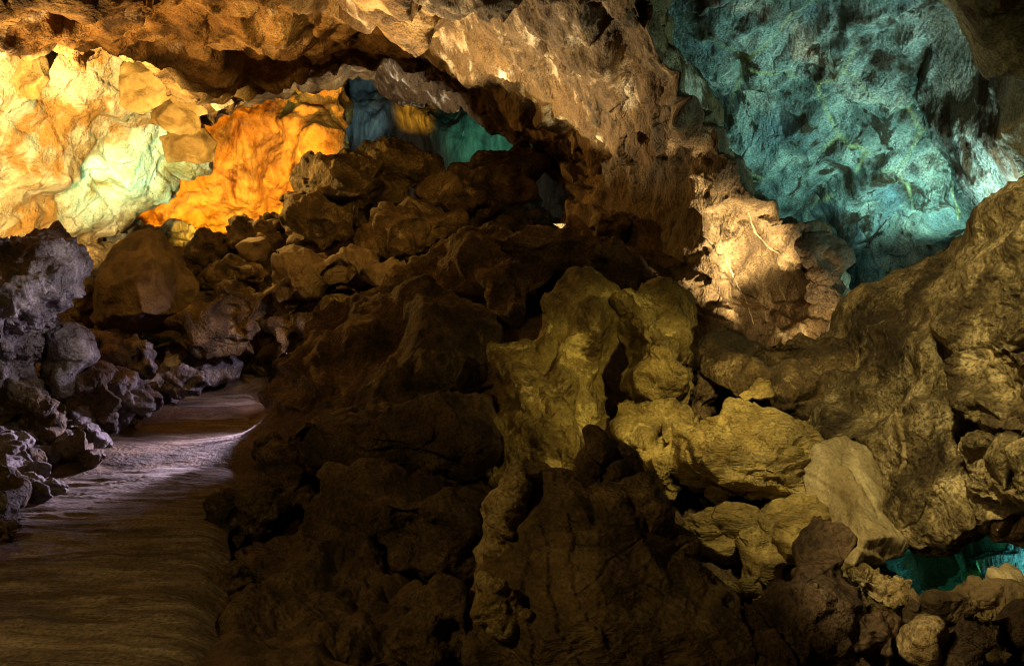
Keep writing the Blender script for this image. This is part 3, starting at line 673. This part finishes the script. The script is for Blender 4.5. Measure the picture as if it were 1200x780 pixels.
# bottom right
R('boulder', H['lava_dark'], P['block'], 5.3, .5, .8,
  [(938, 626, 5.6), (956, 616, 5.6), (976, 622, 5.5), (986, 652, 5.4), (990, 682, 5.3), (1002, 720, 5.1), (1010, 850, 4.6), (845, 850, 4.6), (858, 740, 4.9), (884, 700, 5.2), (905, 668, 5.4), (922, 644, 5.5)],
  [(940, 680, 5.0), (930, 740, 4.7), (965, 700, 4.9), (900, 760, 4.6)],
  label='tall dark pointed boulder at the bottom, right of the foreground slab', cat='boulder', thr=2.8)
R('boulder', H['rough'], P['clink'] | dict(lumps=(.12, 6), lumps2=(.06, 14)), 5.8, .25, .45,
  [(993, 690), (996, 672), (1008, 664), (1024, 668), (1034, 678), (1052, 682), (1057, 700), (1048, 716), (1032, 720), (1010, 710)],
  label='knobbly golden stone left of the turquoise grotto', cat='boulder', thr=2.6)
R('rock_slab', H['smooth'], P['slab'], 5.5, .25, .7,
  [(1058, 712), (1064, 700), (1090, 694), (1120, 690), (1150, 684), (1180, 692), (1230, 700), (1290, 720), (1290, 750), (1200, 735), (1150, 728), (1110, 734), (1075, 736), (1062, 728)],
  label='flat brown slab lying across the mouth of the turquoise grotto', cat='rock slab', thr=2.6)
R('boulder', H['pale'], P['rock'], 5.7, .08, .2,
  [(1163, 690), (1167, 675), (1175, 680), (1182, 672), (1190, 684), (1194, 694), (1180, 698)],
  label='small pale pointed stone behind the flat slab at the grotto mouth', cat='boulder')
R('boulder', H['rough'], P['rough'] | dict(lumps=(.05, 8)), 4.9, .15, .3,
  [(1062, 752), (1072, 742), (1092, 736), (1098, 750), (1094, 772), (1080, 778), (1066, 766)],
  label='small golden pitted stone under the flat slab, bottom right', cat='boulder', thr=2.4)
R('boulder', H['lava_dark'], P['rock'], 5.1, .4, .7,
  [(1095, 740), (1130, 728), (1160, 720), (1190, 735), (1210, 790), (1200, 840), (1090, 840), (1088, 780)],
  label='dark boulder under the right end of the flat slab', cat='boulder')
R('rock_slab', H['olive'], P['slab'], 4.75, .1, .25,
  [(1146, 706), (1156, 704), (1168, 724), (1176, 745), (1196, 776), (1215, 850), (1188, 850), (1176, 790), (1162, 760), (1166, 740)],
  label='narrow ochre strip of rock standing upright near the bottom right corner', cat='rock slab')
R('boulder', H['lava_dark'], P['rock'], 4.9, .3, .6,
  [(1180, 735), (1215, 712), (1300, 720), (1320, 850), (1215, 850), (1190, 780)],
  label='dark rock filling the bottom right corner', cat='boulder')
R('boulder', H['lava_dark'], P['rough'], 5.2, .4, .7,
  [(988, 716), (1015, 716), (1045, 724), (1062, 745), (1068, 790), (1070, 850), (985, 850), (980, 770)],
  label='dark rough boulder under the knobbly golden stone', cat='boulder')
R('boulder', H['lava_dark'], P['rough'], 4.9, .3, .6,
  [(740, 800), (770, 772), (820, 762), (862, 768), (900, 800), (905, 860), (740, 860)],
  label='low dark stone along the bottom edge in front of the foreground slab', cat='boulder')

# ------------------------------------------------------------------ middle distance heap
R('rock_slab', H['lava'], dict(round=0, grow=1.03, low=(.02, 2), facet=(.05, 2.4), strata=(.20, 2.0, (.30, -.1, 1)), facet2=(.10, 1.4), ridge=(.05, 2.2, 3, (.3, -.1, 1)), fine=(.02, 5)), 19.5, 1.0, 2.5,
  [(334, 232), (338, 208), (352, 192), (372, 184), (400, 180), (430, 172), (448, 168), (480, 172), (505, 182), (514, 198), (500, 215), (470, 232), (440, 250), (425, 272), (400, 268), (370, 250), (345, 250)],
  [(390, 205, 18.4), (450, 190, 18.8), (420, 230, 18.0), (370, 225, 18.4), (480, 200, 19)],
  label='large layered brown slab on top of the boulder heap, against the orange wall', cat='rock slab')
R('boulder', H['lava'], P['ang'], 18.6, .9, 1.8,
  [(338, 285), (337, 255), (345, 240), (370, 236), (400, 245), (425, 262), (420, 285), (390, 294), (360, 292)],
  label='rounded stone with hollowed faces under the large layered slab', cat='boulder')
R('boulder', H['lava'], P['ang'], 17.6, .9, 2.0,
  [(408, 292), (425, 262), (450, 245), (480, 236), (510, 238), (540, 250), (536, 275), (515, 296), (480, 304), (440, 302)],
  label='dim boulder in the hollow right of the large layered slab', cat='boulder')
R('rock_slab', H['lava'], P['ang'], 18.4, .6, 1.4,
  [(494, 222), (505, 210), (530, 212), (560, 220), (586, 230), (594, 242), (570, 250), (535, 248), (505, 240)],
  label='flat-topped slab tilting right, below the dark boulder under the rib', cat='rock slab')
R('boulder', H['lava'], P['rock'], 19.2, .7, 1.6,
  [(560, 260), (575, 240), (605, 232), (640, 236), (655, 262), (640, 285), (590, 285)],
  label='dark stone at the mouth of the black hollow', cat='boulder')
R('boulder', H['smooth'], P['ang'] | dict(chop=(0, .1), grow=1.0, facet=(.07, 2), facet2=(.06, 1.0), strata2=(.02, 1.4, (.3, -.15, 1))), 17.4, 1.2, 2.2,
  [(104, 372), (106, 350), (114, 325), (126, 302), (140, 282), (152, 274), (176, 270), (192, 276), (206, 294), (222, 318), (234, 342), (230, 366), (212, 382), (180, 392), (145, 392), (118, 388)],
  [(128, 340, 16.5), (158, 322, 16.0), (176, 285, 16.7), (184, 318, 16.35), (205, 335, 16.9), (165, 372, 15.9), (205, 368, 16.3), (130, 370, 16.4), (192, 345, 16.05)],
  label='peaked tan boulder standing alone left of the heap', cat='boulder')
R('rock_slab', H['smooth'], P['ang'], 15.6, .7, 1.8,
  [(305, 345), (308, 325), (318, 305), (340, 297), (380, 296), (415, 292), (450, 300), (470, 312), (450, 325), (410, 340), (370, 352), (330, 354)],
  [(330, 322, 14.9), (370, 318, 14.6), (420, 312, 14.9), (350, 340, 14.6)],
  label='draped smooth tan slab in front of the rounded hollow stone', cat='rock slab')
R('boulder', H['smooth'], P['plane'], 18.2, .5, .9,
  [(275, 288), (290, 278), (306, 276), (318, 290), (312, 304), (296, 310)],
  label='small angular tan stone with a flat triangular face on the heap', cat='boulder')
R('boulder', H['lava'], P['rough'], 19.4, .6, 1.2,
  [(262, 285), (268, 262), (285, 252), (310, 254), (330, 262), (336, 280), (318, 290), (288, 288)],
  label='brown stone under the leaning black shadow of the orange wall', cat='boulder')
R('boulder', H['lava'], P['rock'], 20.5, .5, 1.1,
  [(300, 268), (306, 248), (318, 244), (330, 252), (336, 270), (320, 278)],
  label='upright brown stone left of the large layered slab', cat='boulder')
R('boulder', H['lava'], P['rough'], 20, .6, 1.3,
  [(212, 300), (222, 276), (240, 268), (262, 272), (276, 286), (270, 308), (240, 314)],
  label='brown boulder right behind the peaked tan one', cat='boulder')
R('boulder', H['lava'], P['rough'], 16.6, .8, 1.6,
  [(216, 385), (222, 352), (240, 332), (270, 318), (300, 320), (318, 345), (320, 385), (300, 415), (255, 412), (228, 405)],
  label='rough dark brown heap of lava at the far end of the path', cat='boulder')
R('boulder', H['lava'], P['slab'], 18, .6, 1.2,
  [(232, 335), (240, 312), (270, 302), (300, 306), (318, 318), (300, 332), (262, 340)],
  label='low golden-brown ledge stone above the rough heap at the path end', cat='boulder')
R('boulder', H['lava'], P['rough'], 21, .6, 1.2,
  [(92, 312), (98, 292), (118, 284), (140, 280), (150, 296), (140, 318), (110, 326)],
  label='dark stone between the lavender crag and the peaked tan boulder', cat='boulder')
R('boulder', H['lava'], P['rough'], 18.6, .6, 1.2,
  [(84, 372), (90, 345), (108, 328), (122, 340), (118, 372), (104, 388)],
  label='shaded brown stone left of the peaked tan boulder', cat='boulder')
R('boulder', H['lava'], P['rough'], 16.6, .8, 1.2,
  [(306, 400), (316, 372), (345, 352), (385, 338), (430, 330), (455, 340), (450, 360), (400, 372), (350, 395), (322, 418)],
  label='dark stone between the draped tan slab and the huge dark boulder', cat='boulder')

# ------------------------------------------------------------------ left bank
R('boulder', H['clinker'], P['clink'], 10.4, 1.0, 1.6,
  [(-110, 300), (-60, 276), (0, 276), (30, 271), (58, 276), (82, 288), (95, 308), (94, 335), (78, 362), (62, 380), (52, 402), (25, 440), (0, 470), (-110, 500)],
  [(20, 330, 9.3), (60, 315, 9.6), (40, 370, 9.3), (-40, 360, 9.0), (10, 420, 9.4), (70, 345, 9.7)],
  label='tall knobbly lavender-grey lava crag at the left edge', cat='boulder', thr=2.5)
R('boulder', H['clinker'], P['rock'], 11.0, .5, 1.0,
  [(30, 452), (36, 420), (52, 398), (80, 388), (102, 396), (104, 425), (90, 448), (60, 462)],
  label='pinkish blocky stone under the right side of the lavender crag', cat='boulder', thr=2.6)
R('boulder', H['clinker'], P['rough'], 13, .5, 1.0,
  [(84, 425), (88, 400), (108, 386), (130, 392), (144, 412), (140, 440), (110, 452)],
  label='mauve stone between the pinkish block and the path edge row', cat='boulder')
R('boulder', H['clinker'], P['rock'], 15, .5, 1.0,
  [(136, 425), (140, 398), (158, 386), (176, 396), (186, 420), (178, 442), (150, 446)],
  label='mauve-grey upright stone below the peaked tan boulder', cat='boulder')
R('boulder', H['clinker'], P['rock'], 17, .5, 1.0,
  [(182, 432), (190, 408), (210, 396), (232, 400), (250, 410), (270, 420), (286, 430), (268, 440), (230, 446), (195, 448)],
  label='long low mauve stone where the path disappears', cat='boulder')
R('boulder', H['clinker'], P['clink'] | dict(lumps=(.12, 4)), 15, .4, .8,
  [(188, 456), (196, 440), (222, 434), (246, 436), (248, 450), (225, 462), (202, 466)],
  label='low crumbly mauve stone on the left edge of the distant path', cat='boulder')
R('boulder', H['clinker'], P['clink'], 12.2, .6, 1.1,
  [(84, 478), (96, 452), (120, 436), (146, 430), (164, 442), (172, 464), (168, 484), (150, 496), (122, 502), (94, 498)],
  label='craggy lava stone with a lavender lit right face, midway along the path', cat='boulder', thr=2.5)
R('boulder', H['lava_dark'], P['rough'], 11.2, .6, 1.2,
  [(60, 470), (75, 445), (105, 436), (130, 444), (140, 470), (128, 500), (95, 505), (68, 495)],
  label='dark brown stone behind the row of path edge stones on the left', cat='boulder')
R('boulder', H['clinker'], P['rough'], 10.6, .5, 1.0,
  [(56, 524), (60, 498), (76, 482), (96, 478), (110, 492), (120, 510), (124, 522), (104, 530), (76, 536)],
  label='dark stone with a lavender right rim, nearer than the craggy one', cat='boulder', thr=2.6)
R('boulder', H['lava_dark'], P['rock'], 9.8, .4, .8,
  [(58, 545), (64, 525), (82, 510), (100, 508), (112, 520), (124, 532), (108, 542), (84, 548)],
  label='wedge-shaped dark stone on the left verge with a thin bright edge', cat='boulder')
R('boulder', H['lava'], P['rough'], 10.2, .6, 1.3,
  [(-60, 520), (-30, 478), (10, 455), (45, 458), (70, 478), (72, 510), (50, 535), (0, 550), (-60, 560)],
  label='broad dark brown boulder below the lavender crag', cat='boulder')
R('boulder', H['lava'], P['rough'], 9.2, .5, 1.1,
  [(-60, 560), (-20, 535), (20, 528), (50, 535), (58, 555), (40, 572), (0, 580), (-60, 600)],
  label='dark brown stone lower on the left verge, under the broad one', cat='boulder')
R('boulder', H['clinker'], P['clink'] | dict(lumps=(.08, 6)), 8.2, .25, .5,
  [(14, 594), (20, 570), (32, 560), (48, 566), (50, 582), (40, 600), (24, 606)],
  label='small stone with a bright lavender face at the near end of the lit path', cat='boulder', thr=2.5)
R('boulder', H['lava_dark'], P['rough'], 6.8, .4, .8,
  [(-80, 620), (-40, 590), (0, 575), (20, 590), (36, 612), (30, 635), (10, 660), (-30, 680), (-80, 690)],
  label='dark stone at the left edge beside the shaded path', cat='boulder')
R('boulder', H['lava'], P['rough'], 7.6, .35, .7,
  [(-40, 600), (-20, 572), (5, 566), (20, 578), (14, 600), (-10, 612)],
  label='brown stone at the left edge above the dark one', cat='boulder')

# ------------------------------------------------------------------ ground and path
PY = [3.0, 4.3, 5.5, 8.0, 12.8, 16.0, 20.0]
PL = [-3.3, -3.15, -3.3, -4.62, -5.45, -6.1, -7.0]
PR = [-1.3, -1.55, -1.90, -2.62, -3.80, -4.62, -6.1]
PZ = [0, 0, 0, .05, .19, .37, .62]
G = []
for y, l, r, z in zip(PY, PL, PR, PZ):
    G += [((l + r) / 2, y, z), (l, y, z), (r, y, z), ((l * 3 + r) / 4, y, z), ((l + r * 3) / 4, y, z)]
G += [(l - .9, y, z + .5) for y, l, z in zip(PY, PL, PZ)] + [(l - 2.5, y, z + 1.2) for y, l, z in zip(PY, PL, PZ)]
G += [(r + .7, y, z + (.3 if y > 10 else -.12)) for y, r, z in zip(PY, PR, PZ)] + [(-.6, 5, -.35), (-.2, 4, -.4), (-1, 6.5, -.2), (-.2, 6, -.2), (-1.2, 7.6, -.1)]
for px, py, d in ((450, 770, 6.2), (330, 770, 5.6), (300, 700, 6.6), (400, 700, 7.2), (520, 720, 7), (330, 590, 8.6), (450, 560, 9.2), (560, 560, 8.8), (450, 430, 11.4), (560, 420, 10.8), (650, 360, 12), (650, 560, 8.6), (700, 780, 5.6), (600, 830, 5.2),
                  (820, 520, 9), (900, 620, 8), (860, 720, 6), (960, 760, 5.4), (1060, 760, 5.8), (1060, 770, 7.5), (1150, 790, 7), (1150, 770, 9.5), (1250, 780, 5.5), (900, 500, 10.5), (960, 440, 12), (820, 440, 12.5), (760, 400, 13.5), (700, 330, 15), (620, 290, 18),
                  (480, 300, 18.6), (380, 300, 19.5), (440, 340, 18), (330, 360, 20), (270, 340, 21), (270, 300, 21.5), (200, 300, 23), (120, 320, 22), (170, 395, 18.6), (120, 400, 18), (70, 400, 16), (40, 440, 12.5), (-100, 420, 13), (300, 270, 24), (400, 260, 25), (520, 260, 24), (160, 290, 30), (300, 280, 34), (500, 270, 34), (620, 260, 28), (300, 300, 42), (600, 300, 42), (0, 330, 30), (1100, 500, 14), (1300, 560, 10), (1000, 420, 17), (-300, 420, 12), (-300, 520, 8)):
    G.append(at(px, py, d))
G += [(-4.0, 17.5, .45), (-4.9, 19, .5), (-3.2, 16.2, .5), (-2.7, 14.3, .5), (-3.4, 13, .25), (-3.6, 15.5, .4), (-2.6, 12.8, .5)]
G = np.array(G)
def ground_h(x, y):
    q = np.stack([np.atleast_1d(x), np.atleast_1d(y)], 1)
    out = np.empty(len(q))
    for s in range(0, len(q), 20000):
        c = q[s:s + 20000]
        d2 = ((c[:, None, :] - G[None, :, :2]) ** 2).sum(2) + .02
        wt = 1 / d2 ** 1.9
        out[s:s + 20000] = (wt * G[None, :, 2]).sum(1) / wt.sum(1)
    return out
def sheet(us, vs, fx):
    U, W = np.meshgrid(us, vs); V = fx(U.ravel(), W.ravel())
    n, m = len(us), len(vs)
    i = (np.arange(m - 1)[:, None] * n + np.arange(n - 1)[None]).ravel()
    T = np.concatenate([np.stack([i, i + 1, i + n], 1), np.stack([i + 1, i + n + 1, i + n], 1)])
    return V, T
def gfx(u, v):
    y = v; x = u * (4 + v * .75)
    z = ground_h(x, y)
    p = np.stack([x, y, z], 1)
    l = np.interp(y, PY, PL); r = np.interp(y, PY, PR); on = (y < 20.5) * np.clip(1 - np.maximum(np.maximum(l - x, x - r), 0) / .35, 0, 1)
    n = .12 * fbm(p * .9, 4, 3) + .13 * facet(p * 1.3, 4) + .09 * facet(p * 3.1, 5) + .04 * facet(p * 7, 6) + .02 * fbm(p * 8, 3, 8)
    z = z + n * (1 - on) - .06 * on
    return np.stack([x, y, z], 1)
V, T = sheet(np.linspace(-1, 1, 620), np.geomspace(2.0, 46, 460), gfx)
o = link('ground', V, T, H['ground']); o['kind'] = 'structure'; o['label'] = 'dark rubbly cave floor'
def pfx(u, v):
    y = v; l = np.interp(y, PY, PL) - .10; r = np.interp(y, PY, PR) + .10
    p0 = np.stack([y * 0 + 3, y, u * 0], 1)
    l = l + .10 * perlin(p0 * 1.1, 5); r = r + .10 * perlin(p0 * 1.3 + 4, 6)
    x = l + (r - l) * u; z = np.interp(y, PY, PZ)
    e = np.minimum(u, 1 - u) * (r - l)
    p = np.stack([x, y, y * 0], 1)
    q = np.stack([x * .55 + .25 * y, y * 2.6 + .8 * fbm(p * .7, 2, 2), x * 0], 1)
    rp = ridged(q * 1.5, 3, 12) * .011 + ridged(q * 3.7 + 7, 2, 31) * .007 + .008 * fbm(q * 2.3, 3, 15) + .014 * fbm(p * 1.0, 2, 19) + .004 * fbm(p * 9, 2, 22)
    z = z + rp - .10 * np.clip(1 - e / .25, 0, 1) ** 2 + .01
    return np.stack([x, y, z], 1)
V, T = sheet(np.linspace(0, 1, 230), np.geomspace(3.0, 20.4, 620), pfx)
o = link('path', V, T, H['path']); o['kind'] = 'structure'; o['label'] = 'rippled earth path winding along the left'

# ------------------------------------------------------------------ loose rubble: five stones, copied and turned
def stone_mesh(k):
    rnd = random.Random(k * 31 + 5)
    bm = bmesh.new()
    for _ in range(16):
        v = Vector((rnd.gauss(0, 1), rnd.gauss(0, 1), rnd.gauss(0, 1))).normalized()
        bm.verts.new((v.x * rnd.uniform(.8, 1.15) * .55, v.y * .5, v.z * .36))
    r = bmesh.ops.convex_hull(bm, input=bm.verts)
    bmesh.ops.delete(bm, geom=[v for v in bm.verts if not v.link_faces], context='VERTS')
    bmesh.ops.triangulate(bm, faces=bm.faces); bmesh.ops.recalc_face_normals(bm, faces=bm.faces)
    bm.verts.index_update()
    V = np.array([v.co[:] for v in bm.verts]) + [0, 10, CAMZ]; T = np.array([[v.index for v in f.verts] for f in bm.faces]); bm.free()
    V, T = refine(V, T, 7, False); V = laplace(V, T, 1, .4)
    N = vnormals(V, T); V = V + N * (.10 * facet(V * 3.0, k) + .05 * fbm(V * 5, 3, k) + .05 * (.5 - voronoi(V * 6, k)[0]))[:, None]
    return V - [0, 10, CAMZ], T
SM = []
for k in range(5):
    V, T = stone_mesh(k); SM.append((V, T))
STM = {}
def rubble(n, area, size, mat, label, group, cat='stone', seed=1, sink=.3):
    rnd = random.Random(seed); made = 0; protos = []
    for k, (V, T) in enumerate(SM):
        me = STM.get((k, mat))
        if me is None:
            o = link('rubble_stone', V + [0, 0, 0], T, H[mat]); me = o.data; STM[(k, mat)] = me; bpy.data.objects.remove(o)
        protos.append(me)
    for _ in range(n):
        px, py, d0, d1 = area[rnd.randrange(len(area))]
        d = rnd.uniform(d0, d1); x = (px + rnd.uniform(-22, 22) - 600) / F * d
        z = float(ground_h(x, d)[0]); s = size * rnd.choice((.6, .8, 1, 1.25)) * rnd.uniform(.8, 1.2)
        o = bpy.data.objects.new('rubble_stone', protos[rnd.randrange(5)]); COL.objects.link(o)
        o.location = (x, d, z - s * .05); o.scale = (s * rnd.uniform(.8, 1.2), s * rnd.uniform(.8, 1.2), s)
        o.rotation_euler = (rnd.uniform(-.5, .5), rnd.uniform(-.5, .5), rnd.uniform(0, 6.28))
        tag(o, label, cat, group)

vein(butt, 'mineral_vein', [(877, 248), (884, 272), (905, 292), (930, 308), (950, 328), (980, 362)], .013, H['pale'], 'thin pale curving vein')
vein(butt, 'mineral_vein', [(850, 300), (862, 330), (874, 352), (884, 380)], .010, H['pale'])
vein(butt, 'mineral_vein', [(905, 320), (918, 345), (926, 372)], .014, H['pale'])
vein(wall_r, 'mineral_drip', [(1049, 478), (1054, 498), (1059, 520), (1060, 540), (1054, 556)], .022, H['pale'], 'thin pale drip')
vein(wall_r, 'mineral_drip', [(1078, 412), (1081, 428), (1078, 446)], .010, H['pale'])
LB = [(20, 0, 9, 11), (80, 0, 10, 12.5), (120, 0, 11.5, 13.5), (160, 0, 13, 15.5), (190, 0, 15, 18)]
rubble(60, LB, .34, 'clinker', 'small grey rubble stones strewn between the boulders left of the path', 'rubble left of the path', seed=3)
rubble(60, [(230, 0, 19, 23), (270, 0, 19, 23), (310, 0, 18, 22), (150, 0, 20, 24), (350, 0, 19, 22), (450, 0, 18, 21), (530, 0, 18, 21), (250, 0, 17, 20)], .62, 'lava', 'small brown rubble stones heaped below the orange wall', 'rubble on the far heap', seed=5)
rubble(50, [(330, 0, 8, 9.5), (300, 0, 6.5, 8.5), (400, 0, 7, 9), (470, 0, 6, 8), (280, 0, 5.5, 7.5)], .22, 'lava_dark', 'small dark rubble stones along the right side of the path', 'rubble right of the path', seed=8)
rubble(30, [(1010, 0, 5.5, 7), (1060, 0, 5.5, 7), (900, 0, 6, 8), (830, 0, 7, 9), (1120, 0, 6, 8)], .25, 'lava_dark', 'small dark rubble stones in the low hollow at the bottom right', 'rubble in the low hollow', seed=9)
rubble(45, [(10, 0, 8, 9.5), (45, 0, 8.4, 10), (80, 0, 9.5, 11), (110, 0, 10.5, 12.5), (-10, 0, 6.5, 8)], .30, 'clinker', 'small purplish grey rubble stones on the left verge of the near path', 'rubble on the left verge', seed=12)

# ------------------------------------------------------------------ the cave's floodlights, mostly out of sight, and added fill lamps
lamp('floodlight_amber_left', at(-20, 330, 13), at(20, 70, 21), 20000, (1, .70, .27), 64, .5)
lamp('floodlight_amber_ceiling', at(-20, 330, 13), at(90, -300, 12), 2200, (1, .55, .17), 115, .6)
lamp('floodlight_pale_left', at(150, 312, 21.5), at(160, 232, 26), 4200, (.38, .95, .62), 66, 1)
lamp('floodlight_orange_back', at(292, 296, 28), at(255, 180, 35), 8000, (1, .48, .04), 84, .6)
lamp('floodlight_teal_back', at(570, 262, 27), at(572, 160, 38), 8000, (.10, .85, .50), 24, 1)
lamp('floodlight_blue_back', at(430, 240, 27), at(425, 140, 38), 3600, (.3, .62, .75), 14, 1)
lamp('floodlight_amber_streak', at(487, 240, 30), at(487, 130, 39), 11000, (1, .42, .02), 12, 1)
lamp('floodlight_teal_ledge', at(170, 303, 28), at(170, 262, 30), 500, (.2, .9, .65), 110, .6)
lamp('floodlight_pink_rib', at(455, 278, 15.6), at(580, 30, 13.5), 2300, (1, .75, .38), 95, .8)
lamp('floodlight_teal_vault', at(1060, 375, 12.3), at(930, 100, 12.6), 420, (.38, .82, .66), 130, .6)
lamp('floodlight_blue_vault', at(1230, 330, 8.6), at(960, 90, 12), 280, (.40, .80, .74), 100, .8)
lamp('floodlight_green_vault', at(1160, 262, 8.9), at(1130, 60, 9.2), 130, (.66, .88, .66), 150, .8)
lamp('floodlight_warm_patch', at(905, 402, 10.4), at(860, 285, 11.4), 1400, (1, .77, .40), 72, 1)
lamp('floodlight_gold_gap', at(900, 760, 6.2), at(780, 500, 8.6), 260, (1, .70, .17), 120, .7)
lamp('floodlight_gold_right', at(930, 200, 6.0), at(760, 470, 8.6), 370, (1, .74, .20), 60, .9)
lamp('fill_gold_wall', (1.3, 3.6, 3.9), at(1100, 430, 6.8), 1250, (1, .79, .31), 62, .8)  # added fill from above right, brightens the right wall blocks
lamp('floodlight_violet_path', (-3.2, 12.9, 1.15), (-4.4, 8.8, .1), 260, (.84, .68, .96), 125, 1)
lamp('floodlight_violet_near', (-2.9, 12.9, 1.35), (-4.35, 8.0, 0), 2200, (.84, .68, .96), 60, 1)
lamp('floodlight_violet_far', (-2.85, 14.6, 2.0), (-6.3, 15.8, .2), 300, (.84, .68, .96), 84, 1)
lamp('floodlight_violet_crag', (-2.9, 9.6, 2.7), at(20, 360, 10), 120, (1, .85, .86), 50, .6)
lamp('floodlight_teal_grotto', at(1110, 705, 8.6), at(1100, 630, 10.3), 16, (.14, .85, .42), 140, .6)
lamp('floodlight_cyan_grotto', at(1235, 690, 7.2), at(1195, 650, 8.3), 80, (.2, .85, .8), 60, .6)
lamp('floodlight_amber_path', (-3.6, 1.2, 4.0), (-1.0, 6.5, .6), 290, (1, .66, .20), 110, .9)
lamp('fill_amber_heap', (-1.5, 8.5, 5.2), at(330, 270, 18), 1300, (1, .60, .14), 60, .9)  # added fill under the ceiling, replaces bounce light on the heap
lamp('floodlight_amber_foot', (-3.3, 3.4, .9), (-2.55, 4.3, 0), 14, (1, .62, .22), 60, .6)
lamp('fill_gold_low', at(900, 540, 4.4), at(1080, 715, 5.4), 60, (1, .76, .36), 55, .7)  # added fill in open air, lifts the dark bottom right stones
lamp('floodlight_warm_patch', at(955, 398, 10.3), at(930, 320, 11.9), 160, (1, .74, .36), 100, .9)
lamp('fill_amber_boulder', (-5.6, 13.5, 5.2), at(170, 330, 16.5), 60, (1, .62, .18), 60, .8)  # added fill above the path, brightens the peaked tan boulder
lamp('floodlight_pale_rim', at(430, 215, 23.2), at(430, 85, 26), 500, (1, .92, .78), 130, .6)
lamp('floodlight_gold_rib', at(640, 300, 15.4), at(670, 120, 15.5), 300, (1, .82, .42), 80, .9)
lamp('fill_amber_bounce', at(215, 165, 20), at(400, 250, 18), 1500, (1, .55, .12), 75, .8)  # added mid-air lamp imitating bounce from the bright left wall
